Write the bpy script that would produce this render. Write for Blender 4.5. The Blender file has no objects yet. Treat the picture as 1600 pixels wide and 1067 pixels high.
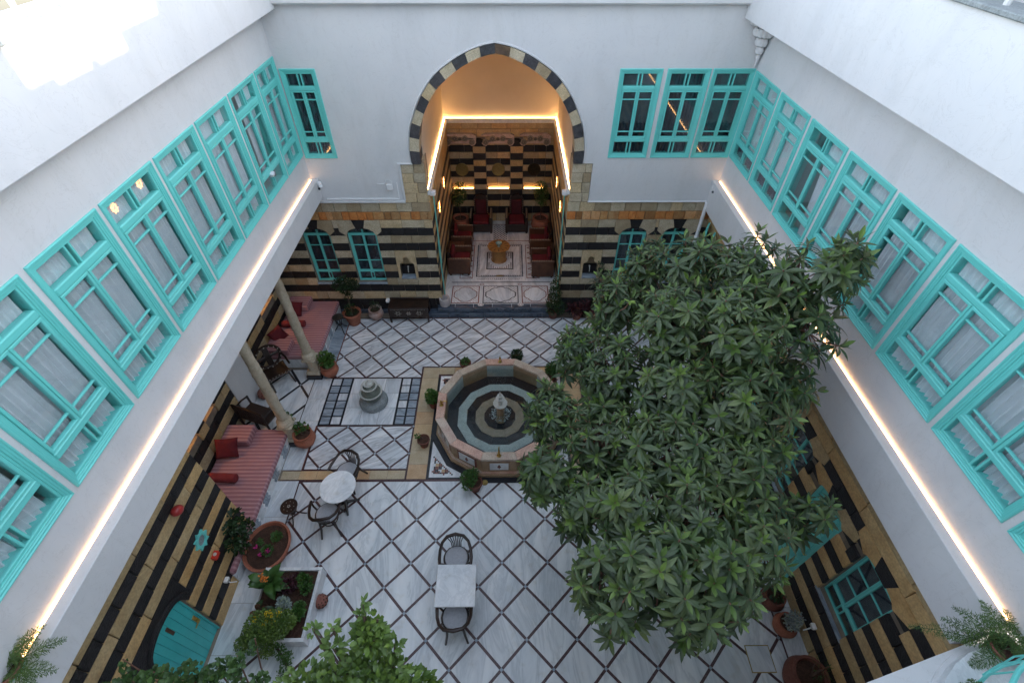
import bpy, math, random
from mathutils import Vector, Matrix, noise
R = random.Random(7)
sc = bpy.context.scene
C = sc.collection

# ------------------------------------------------------------------ camera, sky, sun, exposure
cam = bpy.data.cameras.new('camera'); camo = bpy.data.objects.new('camera', cam); C.objects.link(camo)
cam.lens = 16.943; cam.sensor_width = 36; cam.clip_start = 0.05; cam.clip_end = 500
a_ = ((0.999962, -0.008536, 0.002023), (0.004627, 0.70911, 0.705083), (-0.007453, -0.705046, 0.709122))
camo.matrix_world = Matrix(((a_[0][0], a_[1][0], a_[2][0], 0), (a_[0][1], a_[1][1], a_[2][1], 0),
                            (a_[0][2], a_[1][2], a_[2][2], 9.5), (0, 0, 0, 1)))
sc.camera = camo
SUN_EL = math.radians(15.0)
w = bpy.data.worlds.new('World'); sc.world = w; w.use_nodes = True
nt = w.node_tree; nt.nodes.clear()
o_ = nt.nodes.new('ShaderNodeOutputWorld'); b_ = nt.nodes.new('ShaderNodeBackground')
s_ = nt.nodes.new('ShaderNodeTexSky'); s_.sky_type = 'NISHITA'; s_.sun_disc = False
s_.sun_elevation = SUN_EL; s_.sun_rotation = math.radians(90); s_.altitude = 300
h_ = nt.nodes.new('ShaderNodeHueSaturation'); h_.inputs['Saturation'].default_value = 0.50
nt.links.new(s_.outputs[0], h_.inputs['Color']); nt.links.new(h_.outputs[0], b_.inputs['Color'])
b_.inputs['Strength'].default_value = 0.15
nt.links.new(b_.outputs[0], o_.inputs['Surface'])
sl = bpy.data.lights.new('sun', 'SUN'); sl.energy = 2.6; sl.angle = math.radians(0.5); sl.color = (1, 0.90, 0.76)
so = bpy.data.objects.new('sun', sl); C.objects.link(so)
so.rotation_euler = Vector((math.cos(SUN_EL), 0.0, math.sin(SUN_EL))).to_track_quat('Z', 'Y').to_euler()
sc.view_settings.view_transform = 'Standard'; sc.view_settings.look = 'None'
sc.view_settings.gamma = 1; sc.view_settings.exposure = 2.66
sc.render.engine = 'CYCLES'
sc.cycles.max_bounces = 8; sc.cycles.diffuse_bounces = 5; sc.cycles.glossy_bounces = 3
sc.cycles.transparent_max_bounces = 12; sc.cycles.use_denoising = True
sc.cycles.caustics_reflective = False; sc.cycles.caustics_refractive = False

# ------------------------------------------------------------------ mesh helpers
class MB:
    def __init__(s): s.v = []; s.f = []; s.m = []
    def add(s, vs, fs, mi=0):
        n = len(s.v); s.v += [tuple(v) for v in vs]; s.f += [tuple(i + n for i in f) for f in fs]; s.m += [mi] * len(fs)
    def box(s, x0, x1, y0, y1, z0, z1, mi=0):
        if x0 > x1: x0, x1 = x1, x0
        if y0 > y1: y0, y1 = y1, y0
        if z0 > z1: z0, z1 = z1, z0
        s.add([(x0,y0,z0),(x1,y0,z0),(x1,y1,z0),(x0,y1,z0),(x0,y0,z1),(x1,y0,z1),(x1,y1,z1),(x0,y1,z1)],
              [(0,3,2,1),(4,5,6,7),(0,1,5,4),(1,2,6,5),(2,3,7,6),(3,0,4,7)], mi); return s
    def cbox(s, x0, x1, y0, y1, z0, z1, c=0.006, mi=0):
        """box with chamfered edges"""
        X = (min(x0,x1), max(x0,x1)); Y = (min(y0,y1), max(y0,y1)); Z = (min(z0,z1), max(z0,z1))
        c = min(c, (X[1]-X[0])*.4, (Y[1]-Y[0])*.4, (Z[1]-Z[0])*.4)
        vs = []; ix = {}
        for i in (0, 1):
            for j in (0, 1):
                for k in (0, 1):
                    dx, dy, dz = (c if i == 0 else -c), (c if j == 0 else -c), (c if k == 0 else -c)
                    for a, p in (('x', (X[i], Y[j]+dy, Z[k]+dz)), ('y', (X[i]+dx, Y[j], Z[k]+dz)), ('z', (X[i]+dx, Y[j]+dy, Z[k]))):
                        ix[(i,j,k,a)] = len(vs); vs.append(p)
        fs = []
        def q(*k, flip=False): f = [ix[x] for x in k]; fs.append(tuple(reversed(f)) if flip else tuple(f))
        for i in (0, 1):
            q((i,0,0,'x'),(i,0,1,'x'),(i,1,1,'x'),(i,1,0,'x'), flip=i == 1)
            q((0,i,0,'y'),(1,i,0,'y'),(1,i,1,'y'),(0,i,1,'y'), flip=i == 1)
            q((0,0,i,'z'),(0,1,i,'z'),(1,1,i,'z'),(1,0,i,'z'), flip=i == 1)
            for j in (0, 1):
                q((i,j,0,'x'),(i,j,0,'y'),(i,j,1,'y'),(i,j,1,'x'), flip=(i+j) % 2 == 0)
                q((i,0,j,'x'),(i,0,j,'z'),(i,1,j,'z'),(i,1,j,'x'), flip=(i+j) % 2 == 1)
                q((0,i,j,'y'),(0,i,j,'z'),(1,i,j,'z'),(1,i,j,'y'), flip=(i+j) % 2 == 0)
                for k in (0, 1): q((i,j,k,'x'),(i,j,k,'y'),(i,j,k,'z'), flip=(i+j+k) % 2 == 1)
        s.add(vs, fs, mi); return s
    def prism(s, poly, a, b, axis='y', mi=0):
        """polygon extruded from a to b along axis; poly is given in the two other axes"""
        def P(p, d): return (p[0], d, p[1]) if axis == 'y' else ((p[0], p[1], d) if axis == 'z' else (d, p[0], p[1]))
        n = len(poly)
        s.add([P(p, a) for p in poly] + [P(p, b) for p in poly],
              [tuple(range(n)), tuple(range(2*n-1, n-1, -1))] + [(i, i+n, (i+1) % n + n, (i+1) % n) for i in range(n)], mi); return s
    def tube(s, pts, r, n=8, closed=False, mi=0, caps=True):
        pts = [Vector(p) for p in pts]; k = len(pts); base = len(s.v)
        rs = r if isinstance(r, (list, tuple)) else [r] * k
        up = None
        for i, p in enumerate(pts):
            t = (pts[(i+1) % k] - pts[i-1]) if closed else (pts[min(i+1, k-1)] - pts[max(i-1, 0)])
            if t.length < 1e-9: t = Vector((0, 0, 1))
            t.normalize()
            if up is None: up = t.orthogonal().normalized()
            up = (up - t * up.dot(t))
            up = up.normalized() if up.length > 1e-6 else t.orthogonal().normalized()
            sd = t.cross(up)
            for j in range(n):
                a = 2*math.pi*j/n; s.v.append(tuple(p + up*(math.cos(a)*rs[i]) + sd*(math.sin(a)*rs[i])))
        for i in range(k if closed else k-1):
            for j in range(n):
                a, b = base+i*n+j, base+i*n+(j+1) % n; c, d = base+((i+1) % k)*n+(j+1) % n, base+((i+1) % k)*n+j
                s.f.append((a, b, c, d)); s.m.append(mi)
        if caps and not closed:
            s.f.append(tuple(base+j for j in reversed(range(n)))); s.m.append(mi)
            s.f.append(tuple(base+(k-1)*n+j for j in range(n))); s.m.append(mi)
        return s
    def lathe(s, prof, n=24, c=(0, 0, 0), mi=0, rot=0.0, wob=0.0):
        """profile [(r, z)...] turned about the z axis through c"""
        base = len(s.v); k = len(prof)
        for r, z in prof:
            for j in range(n):
                a = 2*math.pi*j/n + rot; rr = r*(1 + wob*math.sin(j*2.1+z*9))
                s.v.append((c[0]+rr*math.cos(a), c[1]+rr*math.sin(a), c[2]+z))
        for i in range(k-1):
            for j in range(n):
                s.f.append((base+i*n+j, base+i*n+(j+1) % n, base+(i+1)*n+(j+1) % n, base+(i+1)*n+j)); s.m.append(mi)
        if prof[0][0] > 1e-5: s.f.append(tuple(base+j for j in reversed(range(n)))); s.m.append(mi)
        if prof[-1][0] > 1e-5: s.f.append(tuple(base+(k-1)*n+j for j in range(n))); s.m.append(mi)
        return s
    def xf(s, M):
        s.v = [tuple(M @ Vector(v)) for v in s.v]; return s
    def mesh(s, name, mats, smooth=False):
        me = bpy.data.meshes.new(name); me.from_pydata(s.v, [], s.f)
        for m in (mats if isinstance(mats, (list, tuple)) else [mats]): me.materials.append(m)
        if any(s.m): me.polygons.foreach_set('material_index', s.m)
        if smooth:
            me.polygons.foreach_set('use_smooth', [True]*len(s.f))
            try: me.set_sharp_from_angle(angle=math.radians(38))
            except Exception: pass
        me.update(); return me
def ob(name, mesh, parent=None, loc=(0, 0, 0), rot=(0, 0, 0), **kw):
    o = bpy.data.objects.new(name, mesh); C.objects.link(o); o.location = loc; o.rotation_euler = rot
    if parent is not None: o.parent = parent
    for k, v in kw.items(): o[k] = v
    return o
def part(name, mb, mats, parent, smooth=False, loc=(0, 0, 0), rot=(0, 0, 0), **kw):
    return ob(name, mb.mesh(name, mats, smooth), parent, loc, rot, **kw)
def thing(name, label, cat, loc=(0, 0, 0), rz=0.0, group=None):
    o = bpy.data.objects.new(name, None); C.objects.link(o); o.location = loc; o.rotation_euler = (0, 0, rz)
    o.empty_display_size = 0.1
    o['label'] = label; o['category'] = cat
    if group: o['group'] = group
    return o
KIDS = {}
def kids(o): return [c for c in bpy.data.objects if c.parent == o]
def dup(o, loc=None, rz=None, label=None, parent=None, top=True):
    c = o.copy(); C.objects.link(c)
    if parent is not None: c.parent = parent
    if loc is not None: c.location = loc
    if rz is not None: c.rotation_euler = (0, 0, rz)
    if label: c['label'] = label
    if o.name not in KIDS: KIDS[o.name] = kids(o)
    for ch in KIDS[o.name]: dup(ch, parent=c)
    return c
def clip(poly, x0, x1, y0, y1):
    for ax, lim, sgn in ((0, x0, 1), (0, x1, -1), (1, y0, 1), (1, y1, -1)):
        out = []
        for i in range(len(poly)):
            a, b = poly[i-1], poly[i]; da, db = (a[ax]-lim)*sgn, (b[ax]-lim)*sgn
            if (da >= 0) != (db >= 0):
                t = da/(da-db); out.append((a[0]+t*(b[0]-a[0]), a[1]+t*(b[1]-a[1])))
            if db >= 0: out.append(b)
        poly = out
        if len(poly) < 3: return []
    return poly

# ------------------------------------------------------------------ materials
def lin(h):
    h = h.lstrip('#'); return tuple((lambda c: c/12.92 if c <= .04045 else ((c+.055)/1.055)**2.4)(int(h[i:i+2], 16)/255) for i in (0, 2, 4)) + (1,)
def col(c): return lin(c) if isinstance(c, str) else (tuple(c) + (1,) if len(c) == 3 else c)
def newmat(name):
    m = bpy.data.materials.new(name); m.use_nodes = True; nt = m.node_tree; nt.nodes.clear()
    out = nt.nodes.new('ShaderNodeOutputMaterial'); b = nt.nodes.new('ShaderNodeBsdfPrincipled')
    nt.links.new(b.outputs[0], out.inputs[0]); return m, nt, b, out
def coords(nt, rand=True, stretch=(1, 1, 1), rot=None):
    tc = nt.nodes.new('ShaderNodeTexCoord'); src = tc.outputs['Object']
    if rand:
        oi = nt.nodes.new('ShaderNodeObjectInfo'); mu = nt.nodes.new('ShaderNodeMath'); mu.operation = 'MULTIPLY'; mu.inputs[1].default_value = 37
        nt.links.new(oi.outputs['Random'], mu.inputs[0])
        ad = nt.nodes.new('ShaderNodeVectorMath'); ad.operation = 'ADD'; nt.links.new(src, ad.inputs[0]); nt.links.new(mu.outputs[0], ad.inputs[1]); src = ad.outputs[0]
    if rot is not None:
        vr = nt.nodes.new('ShaderNodeVectorRotate'); vr.inputs['Angle'].default_value = rot
        if rand:
            ma = nt.nodes.new('ShaderNodeMath'); ma.operation = 'MULTIPLY_ADD'; ma.inputs[1].default_value = .7; ma.inputs[2].default_value = rot-.35; nt.links.new(oi.outputs['Random'], ma.inputs[0]); nt.links.new(ma.outputs[0], vr.inputs['Angle'])
        nt.links.new(src, vr.inputs['Vector']); src = vr.outputs[0]
    mp = nt.nodes.new('ShaderNodeMapping'); mp.inputs['Scale'].default_value = stretch; nt.links.new(src, mp.inputs['Vector'])
    return mp.outputs[0]
def noise_n(nt, vec, scale, detail=4, rough=.55, dist=0):
    n = nt.nodes.new('ShaderNodeTexNoise'); n.inputs['Scale'].default_value = scale; n.inputs['Detail'].default_value = detail
    n.inputs['Roughness'].default_value = rough; n.inputs['Distortion'].default_value = dist; nt.links.new(vec, n.inputs['Vector']); return n
def ramp(nt, fac, stops):
    r = nt.nodes.new('ShaderNodeValToRGB'); nt.links.new(fac, r.inputs[0]); e = r.color_ramp.elements
    while len(e) < len(stops): e.new(.5)
    for i, (p, c) in enumerate(stops): e[i].position = p; e[i].color = col(c)
    return r.outputs[0]
def mixc(nt, f, a, b, mode='MIX'):
    m = nt.nodes.new('ShaderNodeMix'); m.data_type = 'RGBA'; m.blend_type = mode
    if isinstance(f, (int, float)): m.inputs[0].default_value = f
    else: nt.links.new(f, m.inputs[0])
    for i, x in ((6, a), (7, b)):
        if isinstance(x, (tuple, list, str)): m.inputs[i].default_value = col(x)
        else: nt.links.new(x, m.inputs[i])
    return m.outputs[2]
def bump(nt, h, b, strength, dist=.01):
    bp = nt.nodes.new('ShaderNodeBump'); bp.inputs['Strength'].default_value = strength; bp.inputs['Distance'].default_value = dist
    nt.links.new(h, bp.inputs['Height']); nt.links.new(bp.outputs[0], b.inputs['Normal'])
def objrand(nt): return nt.nodes.new('ShaderNodeObjectInfo').outputs['Random']
def M(name, c1, c2=None, scale=6, rough=.6, bmp=.2, rnd=None, stretch=(1, 1, 1), metal=0, spec=.5, fine=0, randcoord=True, bdist=.01, roughvar=0):
    """noise between two colours; rnd = list of colours picked per object; fine = speckle amount"""
    m, nt, b, out = newmat(name); v = coords(nt, randcoord, stretch)
    n = noise_n(nt, v, scale)
    c = ramp(nt, n.outputs[0], [(.3, c1), (.7, c2 or c1)])
    if rnd:
        r = nt.nodes.new('ShaderNodeValToRGB'); r.color_ramp.interpolation = 'CONSTANT'; nt.links.new(objrand(nt), r.inputs[0]); e = r.color_ramp.elements
        while len(e) < len(rnd): e.new(.5)
        for i, x in enumerate(rnd): e[i].position = i/len(rnd); e[i].color = col(x)
        c = mixc(nt, 1.0, c, r.outputs[0], 'MULTIPLY')
    if fine:
        n2 = noise_n(nt, v, scale*9, 2); f2 = ramp(nt, n2.outputs[0], [(.35, (1-fine,)*3), (.65, (1+fine*.3,)*3)]); c = mixc(nt, 1.0, c, f2, 'MULTIPLY')
    nt.links.new(c, b.inputs['Base Color']); b.inputs['Roughness'].default_value = rough; b.inputs['Metallic'].default_value = metal
    b.inputs['Specular IOR Level'].default_value = spec
    if bmp:
        n3 = noise_n(nt, v, scale*4, 5); bump(nt, n3.outputs[0], b, bmp, bdist)
    return m
def marble(name, base, vein, stretch=(3.2, .6, 1), scale=1.6, rot=0, rough=.22, tint=None, vs=.6):
    m, nt, b, out = newmat(name); v = coords(nt, True, stretch, rot)
    n = noise_n(nt, v, scale, 9, .62, 1.4)
    c = ramp(nt, n.outputs[0], [(.34, base), (.46, mixcol(base, vein, .22)), (.50, mixcol(base, vein, vs)), (.54, mixcol(base, vein, .12)), (.68, base)])
    n2 = noise_n(nt, v, scale*.7, 3); c2 = ramp(nt, n2.outputs[0], [(.4, (.80, .83, .86)), (.62, (1, 1, 1))]); c = mixc(nt, .8, c, c2, 'MULTIPLY')
    r = ramp(nt, objrand(nt), [(0, (.88, .89, .90)), (1, (1, 1, 1))]); c = mixc(nt, 1.0, c, r, 'MULTIPLY')
    n5 = noise_n(nt, coords(nt, True), 5, 5); c = mixc(nt, .5, c, ramp(nt, n5.outputs[0], [(.28, (.80, .76, .68)), (.42, (1, 1, 1))]), 'MULTIPLY')
    if tint: c = mixc(nt, 1.0, c, tint, 'MULTIPLY')
    nt.links.new(c, b.inputs['Base Color']); b.inputs['Roughness'].default_value = rough
    rr = nt.nodes.new('ShaderNodeMapRange'); rr.inputs['To Min'].default_value = rough*.8; rr.inputs['To Max'].default_value = rough*1.7
    nt.links.new(n2.outputs[0], rr.inputs[0]); nt.links.new(rr.outputs[0], b.inputs['Roughness'])
    return m
def mixcol(a, b, t): a, b = col(a), col(b); return tuple(a[i]*(1-t)+b[i]*t for i in range(3))
def emis(name, c, s):
    m, nt, b, out = newmat(name); e = nt.nodes.new('ShaderNodeEmission'); e.inputs[0].default_value = col(c); e.inputs[1].default_value = s
    nt.links.new(e.outputs[0], out.inputs[0]); return m
def glassy(name, tint=(.9, .95, .95), refl=.05, rough=.02):
    """thin glass: see-through with a fresnel reflection"""
    m, nt, b, out = newmat(name); t = nt.nodes.new('ShaderNodeBsdfTransparent'); t.inputs[0].default_value = col(tint)
    g = nt.nodes.new('ShaderNodeBsdfGlossy'); g.inputs['Roughness'].default_value = rough
    geo = nt.nodes.new('ShaderNodeNewGeometry'); dp = nt.nodes.new('ShaderNodeVectorMath'); dp.operation = 'DOT_PRODUCT'
    nt.links.new(geo.outputs['Normal'], dp.inputs[0]); nt.links.new(geo.outputs['Incoming'], dp.inputs[1])
    def mth(op, x, y=None, clamp=False):
        k = nt.nodes.new('ShaderNodeMath'); k.operation = op; k.use_clamp = clamp
        for i, q in enumerate((x, y)):
            if q is None: continue
            if isinstance(q, (int, float)): k.inputs[i].default_value = q
            else: nt.links.new(q, k.inputs[i])
        return k.outputs[0]
    fr = mth('POWER', mth('SUBTRACT', 1.0, mth('ABSOLUTE', dp.outputs['Value']), True), 4.0)      # schlick
    ad = nt.nodes.new('ShaderNodeMath'); ad.operation = 'MULTIPLY_ADD'; ad.inputs[1].default_value = .9; ad.inputs[2].default_value = refl; nt.links.new(fr, ad.inputs[0]); ad.use_clamp = True
    mx = nt.nodes.new('ShaderNodeMixShader'); nt.links.new(ad.outputs[0], mx.inputs[0]); nt.links.new(t.outputs[0], mx.inputs[1]); nt.links.new(g.outputs[0], mx.inputs[2])
    nt.links.new(mx.outputs[0], out.inputs[0]); return m
def leafmat(name, c1, c2, back=None, rough=.42, trans=.12):
    m, nt, b, out = newmat(name); v = coords(nt, True)
    n = noise_n(nt, v, 3.5, 2); c = ramp(nt, n.outputs[0], [(.3, c1), (.7, c2)])
    geo = nt.nodes.new('ShaderNodeNewGeometry')
    ri = ramp(nt, geo.outputs['Random Per Island'], [(0, (.62, .66, .6)), (.6, (1, 1, 1)), (1, (1.35, 1.3, .9))]); c = mixc(nt, 1.0, c, ri, 'MULTIPLY')
    orr = ramp(nt, objrand(nt), [(0, (.78, .84, .80)), (.5, (1, 1, 1)), (1, (1.22, 1.18, 1.0))]); c = mixc(nt, 1.0, c, orr, 'MULTIPLY')
    if back: c = mixc(nt, geo.outputs['Backfacing'], c, back)
    nt.links.new(c, b.inputs['Base Color']); b.inputs['Roughness'].default_value = rough; b.inputs['Specular IOR Level'].default_value = .45
    tr = nt.nodes.new('ShaderNodeBsdfTranslucent'); nt.links.new(c, tr.inputs[0])
    mx = nt.nodes.new('ShaderNodeMixShader'); mx.inputs[0].default_value = trans
    nt.links.new(b.outputs[0], mx.inputs[1]); nt.links.new(tr.outputs[0], mx.inputs[2]); nt.links.new(mx.outputs[0], out.inputs[0]); return m

mPlaster = M('white_plaster', (.66, .66, .665), (.62, .625, .64), 1.3, .75, .10, spec=.2, randcoord=False)
def weathered(m):
    nt = m.node_tree; b = [n for n in nt.nodes if n.type == 'BSDF_PRINCIPLED'][0]; l = b.inputs['Base Color'].links[0]; c = l.from_socket
    v = coords(nt, False, (1.2, 1.2, .35)); n = noise_n(nt, v, 1.1, 6, .65, .6); c = mixc(nt, .8, c, ramp(nt, n.outputs[0], [(.30, (.90, .90, .89)), (.52, (1, 1, 1))]), 'MULTIPLY')
    v2 = coords(nt, False, (6, 6, .5)); n2 = noise_n(nt, v2, 1.6, 5, .7); c = mixc(nt, .5, c, ramp(nt, n2.outputs[0], [(.28, (.88, .87, .85)), (.40, (1, 1, 1))]), 'MULTIPLY')
    v3 = coords(nt, False); n3 = noise_n(nt, v3, 2.2, 8, .6, 2.5); c = mixc(nt, .6, c, ramp(nt, n3.outputs[0], [(.492, (1, 1, 1)), (.5, (.80, .79, .78)), (.508, (1, 1, 1))]), 'MULTIPLY')
    v4 = coords(nt, False); n4 = noise_n(nt, v4, 7, 6, .6); bump(nt, n4.outputs[0], b, .22, .012)
    nt.links.new(c, b.inputs['Base Color'])
weathered(mPlaster)
mPlasterWarmLit = M('warm_lit_plaster', (.74, .66, .54), (.68, .60, .48), 1.3, .8, .10, spec=.2, randcoord=False)  # white plaster with the amber strip's warm glow put into its colour
mTurq = M('turquoise_paint', (.145, .60, .555), (.155, .63, .585), 1.2, .40, 0, spec=.5)
mTurqDk = M('turquoise_door_paint', (.04, .42, .42), (.06, .50, .50), 3, .42, .06)
mBlack = M('black_basalt', (.009, .0085, .010), (.020, .0185, .020), 9, .62, .9, rnd=[(1, 1, 1), (.7, .7, .75), (1.5, 1.4, 1.4), (1.2, 1.1, 1.05)], fine=.5, bdist=.02)
mGreyBasalt = M('grey_basalt', (.035, .036, .040), (.075, .076, .082), 11, .6, .9, rnd=[(1, 1, 1), (.8, .8, .85), (1.3, 1.2, 1.2)], fine=.5, bdist=.02)
mCream = M('cream_limestone', (.45, .34, .19), (.54, .43, .27), 5, .72, .6, rnd=[(1, 1, 1), (1.06, .94, .76), (.92, .95, .98), (1.1, 1.02, .9), (.85, .8, .74), (1.02, .9, .66)], fine=.28, bdist=.015)
mPale = M('pale_limestone', (.45, .37, .25), (.59, .51, .37), 6, .75, .7, rnd=[(1, 1, 1), (.85, .85, .84), (1.1, 1, .85), (.72, .66, .58), (1.05, 1.05, 1.03)], fine=.3, bdist=.015)
mOrange = M('orange_limestone', (.50, .22, .07), (.62, .36, .15), 7, .75, .7, rnd=[(1, 1, 1), (1.1, .75, .5), (.8, .85, .95), (1.15, 1.2, 1.4), (.95, .7, .5), (.6, .55, .5)], fine=.35, bdist=.015)
mGold = M('honey_limestone', (.44, .30, .14), (.58, .43, .23), 3.5, .62, .4, rnd=[(1, 1, 1), (1.08, .95, .78), (.9, .92, .92), (1.1, 1.02, .9)], fine=.2, bdist=.012)
mMortar = M('mortar', (.17, .14, .11), (.26, .22, .17), 8, .9, .5, randcoord=False)
mMarble = marble('white_marble', '#eef0f1', '#7f8b94', (2.6, .5, 1), 1.0, vs=.36)
mMarbleD = marble('veined_marble', '#eef0f2', '#5c6670', (4.0, .5, 1), 1.1, vs=.5, rot=math.radians(62))
mMarbleT = marble('table_marble', '#f0f0f0', '#a9adb0', (1.6, 1.2, 1), 2.0, rough=.3, vs=.35)
mMarbleG = marble('grey_marble', '#a9b4be', '#59646f', (.5, 4, 1), 1.8)
mMarbleB = marble('blue_grey_marble', '#566170', '#232a34', (.6, 5, 1), 1.6)
mInlay = M('dark_red_inlay', (.045, .014, .016), (.13, .07, .075), 26, .35, .1, fine=.5, randcoord=False)
mInlayR = M('red_marble', (.16, .035, .022), (.26, .08, .05), 20, .35, .1, fine=.4, randcoord=False)
mInk = M('black_marble', (.008, .010, .016), (.02, .024, .034), 14, .28, .1, fine=.4, randcoord=False)
mBeige = M('beige_marble', (.50, .38, .23), (.60, .49, .33), 5, .38, .15, rnd=[(1, 1, 1), (1.05, .93, .8), (.9, .93, .96), (.95, .8, .7)], fine=.15)
mPink = M('rose_limestone', (.48, .33, .27), (.62, .50, .41), 5, .4, .2, rnd=[(1, 1, 1), (1.08, .9, .85), (.95, 1, .95)], fine=.25)
mTan = M('tan_marble', (.34, .21, .12), (.46, .32, .20), 4, .42, .2, fine=.2)
mWoodDk = M('dark_walnut', (.014, .008, .006), (.036, .017, .011), 5, .32, .15, stretch=(1, 1, 6), spec=.5)
mWood = M('walnut', (.06, .022, .012), (.12, .05, .025), 5, .35, .15, stretch=(6, 1, 1))
mPearl = M('mother_of_pearl', (.45, .42, .36), (.62, .60, .54), 20, .3, 0)
mBoneInlay = M('bone_inlay', (.26, .20, .14), (.36, .30, .22), 30, .4, 0)
mCane = M('grey_cushion', (.34, .35, .38), (.42, .43, .46), 30, .85, .2)
mTerra = M('terracotta', (.28, .085, .045), (.40, .15, .09), 5, .75, .3, fine=.2)
mTerraDk = M('dark_terracotta', (.13, .042, .028), (.21, .075, .05), 6, .7, .4, fine=.25)
mSoil = M('soil', (.050, .024, .015), (.11, .052, .032), 14, .95, 1.0, fine=.5, bdist=.03)
mRed = M('red_velvet', (.085, .003, .008), (.13, .006, .013), 8, .85, .15)
mRedBr = M('red_cotton', (.14, .012, .018), (.20, .024, .03), 8, .85, .15)
mBrass = M('brass', (.55, .36, .10), (.70, .50, .18), 9, .28, .1, metal=1)
mBrassOld = M('old_brass', (.30, .22, .08), (.45, .35, .14), 30, .42, .5, metal=.9)
mIron = M('black_iron', (.012, .012, .012), (.03, .028, .026), 9, .45, .1)
mStoneCol = M('carved_limestone', (.42, .36, .26), (.54, .47, .36), 7, .7, .5, fine=.2)
mUrn = M('green_grey_stone', (.10, .12, .10), (.22, .25, .21), 6, .5, .3, fine=.3)
mGreyStone = M('grey_carved_stone', (.22, .25, .26), (.32, .35, .36), 6, .6, .5, fine=.3)
mDust = M('weathered_white_stone', (.46, .46, .42), (.62, .62, .58), 8, .6, .4, fine=.2)
mWhitePaint = M('white_enamel', (.74, .75, .76), (.80, .80, .80), 4, .4, .05)
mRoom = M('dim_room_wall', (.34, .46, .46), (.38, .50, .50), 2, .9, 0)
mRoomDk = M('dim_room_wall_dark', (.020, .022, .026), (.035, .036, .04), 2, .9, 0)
mBark = M('brown_bark', (.07, .045, .032), (.15, .10, .075), 14, .85, .8, stretch=(1, 1, .3))
mTwig = M('reddish_twig', (.16, .075, .05), (.26, .14, .10), 14, .8, .4)
mLoq = leafmat('loquat_leaf', (.048, .084, .038), (.098, .134, .062), back=(.17, .20, .13), rough=.36)
mLoqY = leafmat('young_loquat_leaf', (.10, .17, .04), (.15, .23, .06), back=(.16, .18, .10), rough=.46)
mLoqDry = leafmat('withered_leaf', (.16, .055, .02), (.24, .10, .04))
mCit = leafmat('citrus_leaf', (.080, .145, .030), (.14, .22, .050), back=(.09, .15, .06), rough=.34)
mVine = leafmat('vine_leaf', (.040, .085, .022), (.065, .13, .035), rough=.5)
mBush = leafmat('bush_leaf', (.035, .085, .018), (.060, .14, .030), rough=.42)
mBushDk = leafmat('dark_bush_leaf', (.014, .034, .012), (.028, .062, .022), rough=.4)
mFern = leafmat('asparagus_fern', (.06, .11, .03), (.10, .17, .05), rough=.6)
mPurple = leafmat('purple_leaf', (.035, .008, .014), (.075, .018, .03), rough=.45)
mSilver = leafmat('silver_leaf', (.24, .28, .29), (.36, .40, .40), rough=.7)
mYellow = leafmat('yellow_flower', (.60, .42, .015), (.75, .55, .03), rough=.6)
mMagenta = leafmat('magenta_flower', (.50, .02, .20), (.65, .05, .30), rough=.6)
mGlass = glassy('window_glass', (.95, .98, .98), .06)
mGlassDk = glassy('dark_window_glass', (.80, .86, .86), .06)
mWater = glassy('fountain_water', (.80, .87, .87), .03, .015)
mGreenSt = M('sage_stone', (.40, .44, .42), (.52, .56, .53), 7, .5, .2, fine=.3, randcoord=False)
mOchreSt = M('ochre_stone', (.30, .23, .15), (.42, .32, .24), 9, .5, .2, fine=.3, randcoord=False)
mLedW = emis('warm_white_led', (1, .52, .20), 3.0)
mLedN = emis('niche_led', (1, .52, .16), 12)
mLedO = emis('amber_led', (1, .54, .20), 8.5)
def fabric(name, c1, c2, rough=.85, band=None, trans=.25, period=30):
    m, nt, b, out = newmat(name); v = coords(nt, True)
    n = noise_n(nt, v, 5, 3); c = ramp(nt, n.outputs[0], [(.3, c1), (.7, c2)])
    if band:
        wv = nt.nodes.new('ShaderNodeTexWave'); wv.bands_direction = 'Y'; wv.inputs['Scale'].default_value = period; wv.inputs['Distortion'].default_value = 1.2
        wv.inputs['Detail'].default_value = 3; wv.inputs['Detail Scale'].default_value = .5
        nt.links.new(v, wv.inputs['Vector']); f = ramp(nt, wv.outputs[0], [(.25, (0, 0, 0)), (.6, (1, 1, 1))]); c = mixc(nt, f, c, band)
        bump(nt, wv.outputs[0], b, .5, .01)
    nt.links.new(c, b.inputs['Base Color']); b.inputs['Roughness'].default_value = rough; b.inputs['Specular IOR Level'].default_value = .15
    if trans:
        tr = nt.nodes.new('ShaderNodeBsdfTranslucent'); nt.links.new(c, tr.inputs[0]); mx = nt.nodes.new('ShaderNodeMixShader'); mx.inputs[0].default_value = trans
        nt.links.new(b.outputs[0], mx.inputs[1]); nt.links.new(tr.outputs[0], mx.inputs[2]); nt.links.new(mx.outputs[0], out.inputs[0])
    return m
mCurtain = fabric('grey_white_curtain', (.72, .73, .77), (.80, .81, .85), trans=.08)
mCurtainDk = fabric('dark_grey_curtain', (.10, .10, .13), (.16, .16, .20))
mBlind = fabric('pale_roller_blind', (.78, .79, .82), (.82, .83, .85), trans=.15)
mBlindDk = fabric('grey_roller_blind', (.20, .20, .22), (.24, .24, .26), trans=.1)
mDivan = fabric('striped_rose_cloth', (.42, .235, .255), (.48, .275, .29), band=(.31, .155, .175), trans=0, period=3.6)

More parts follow.
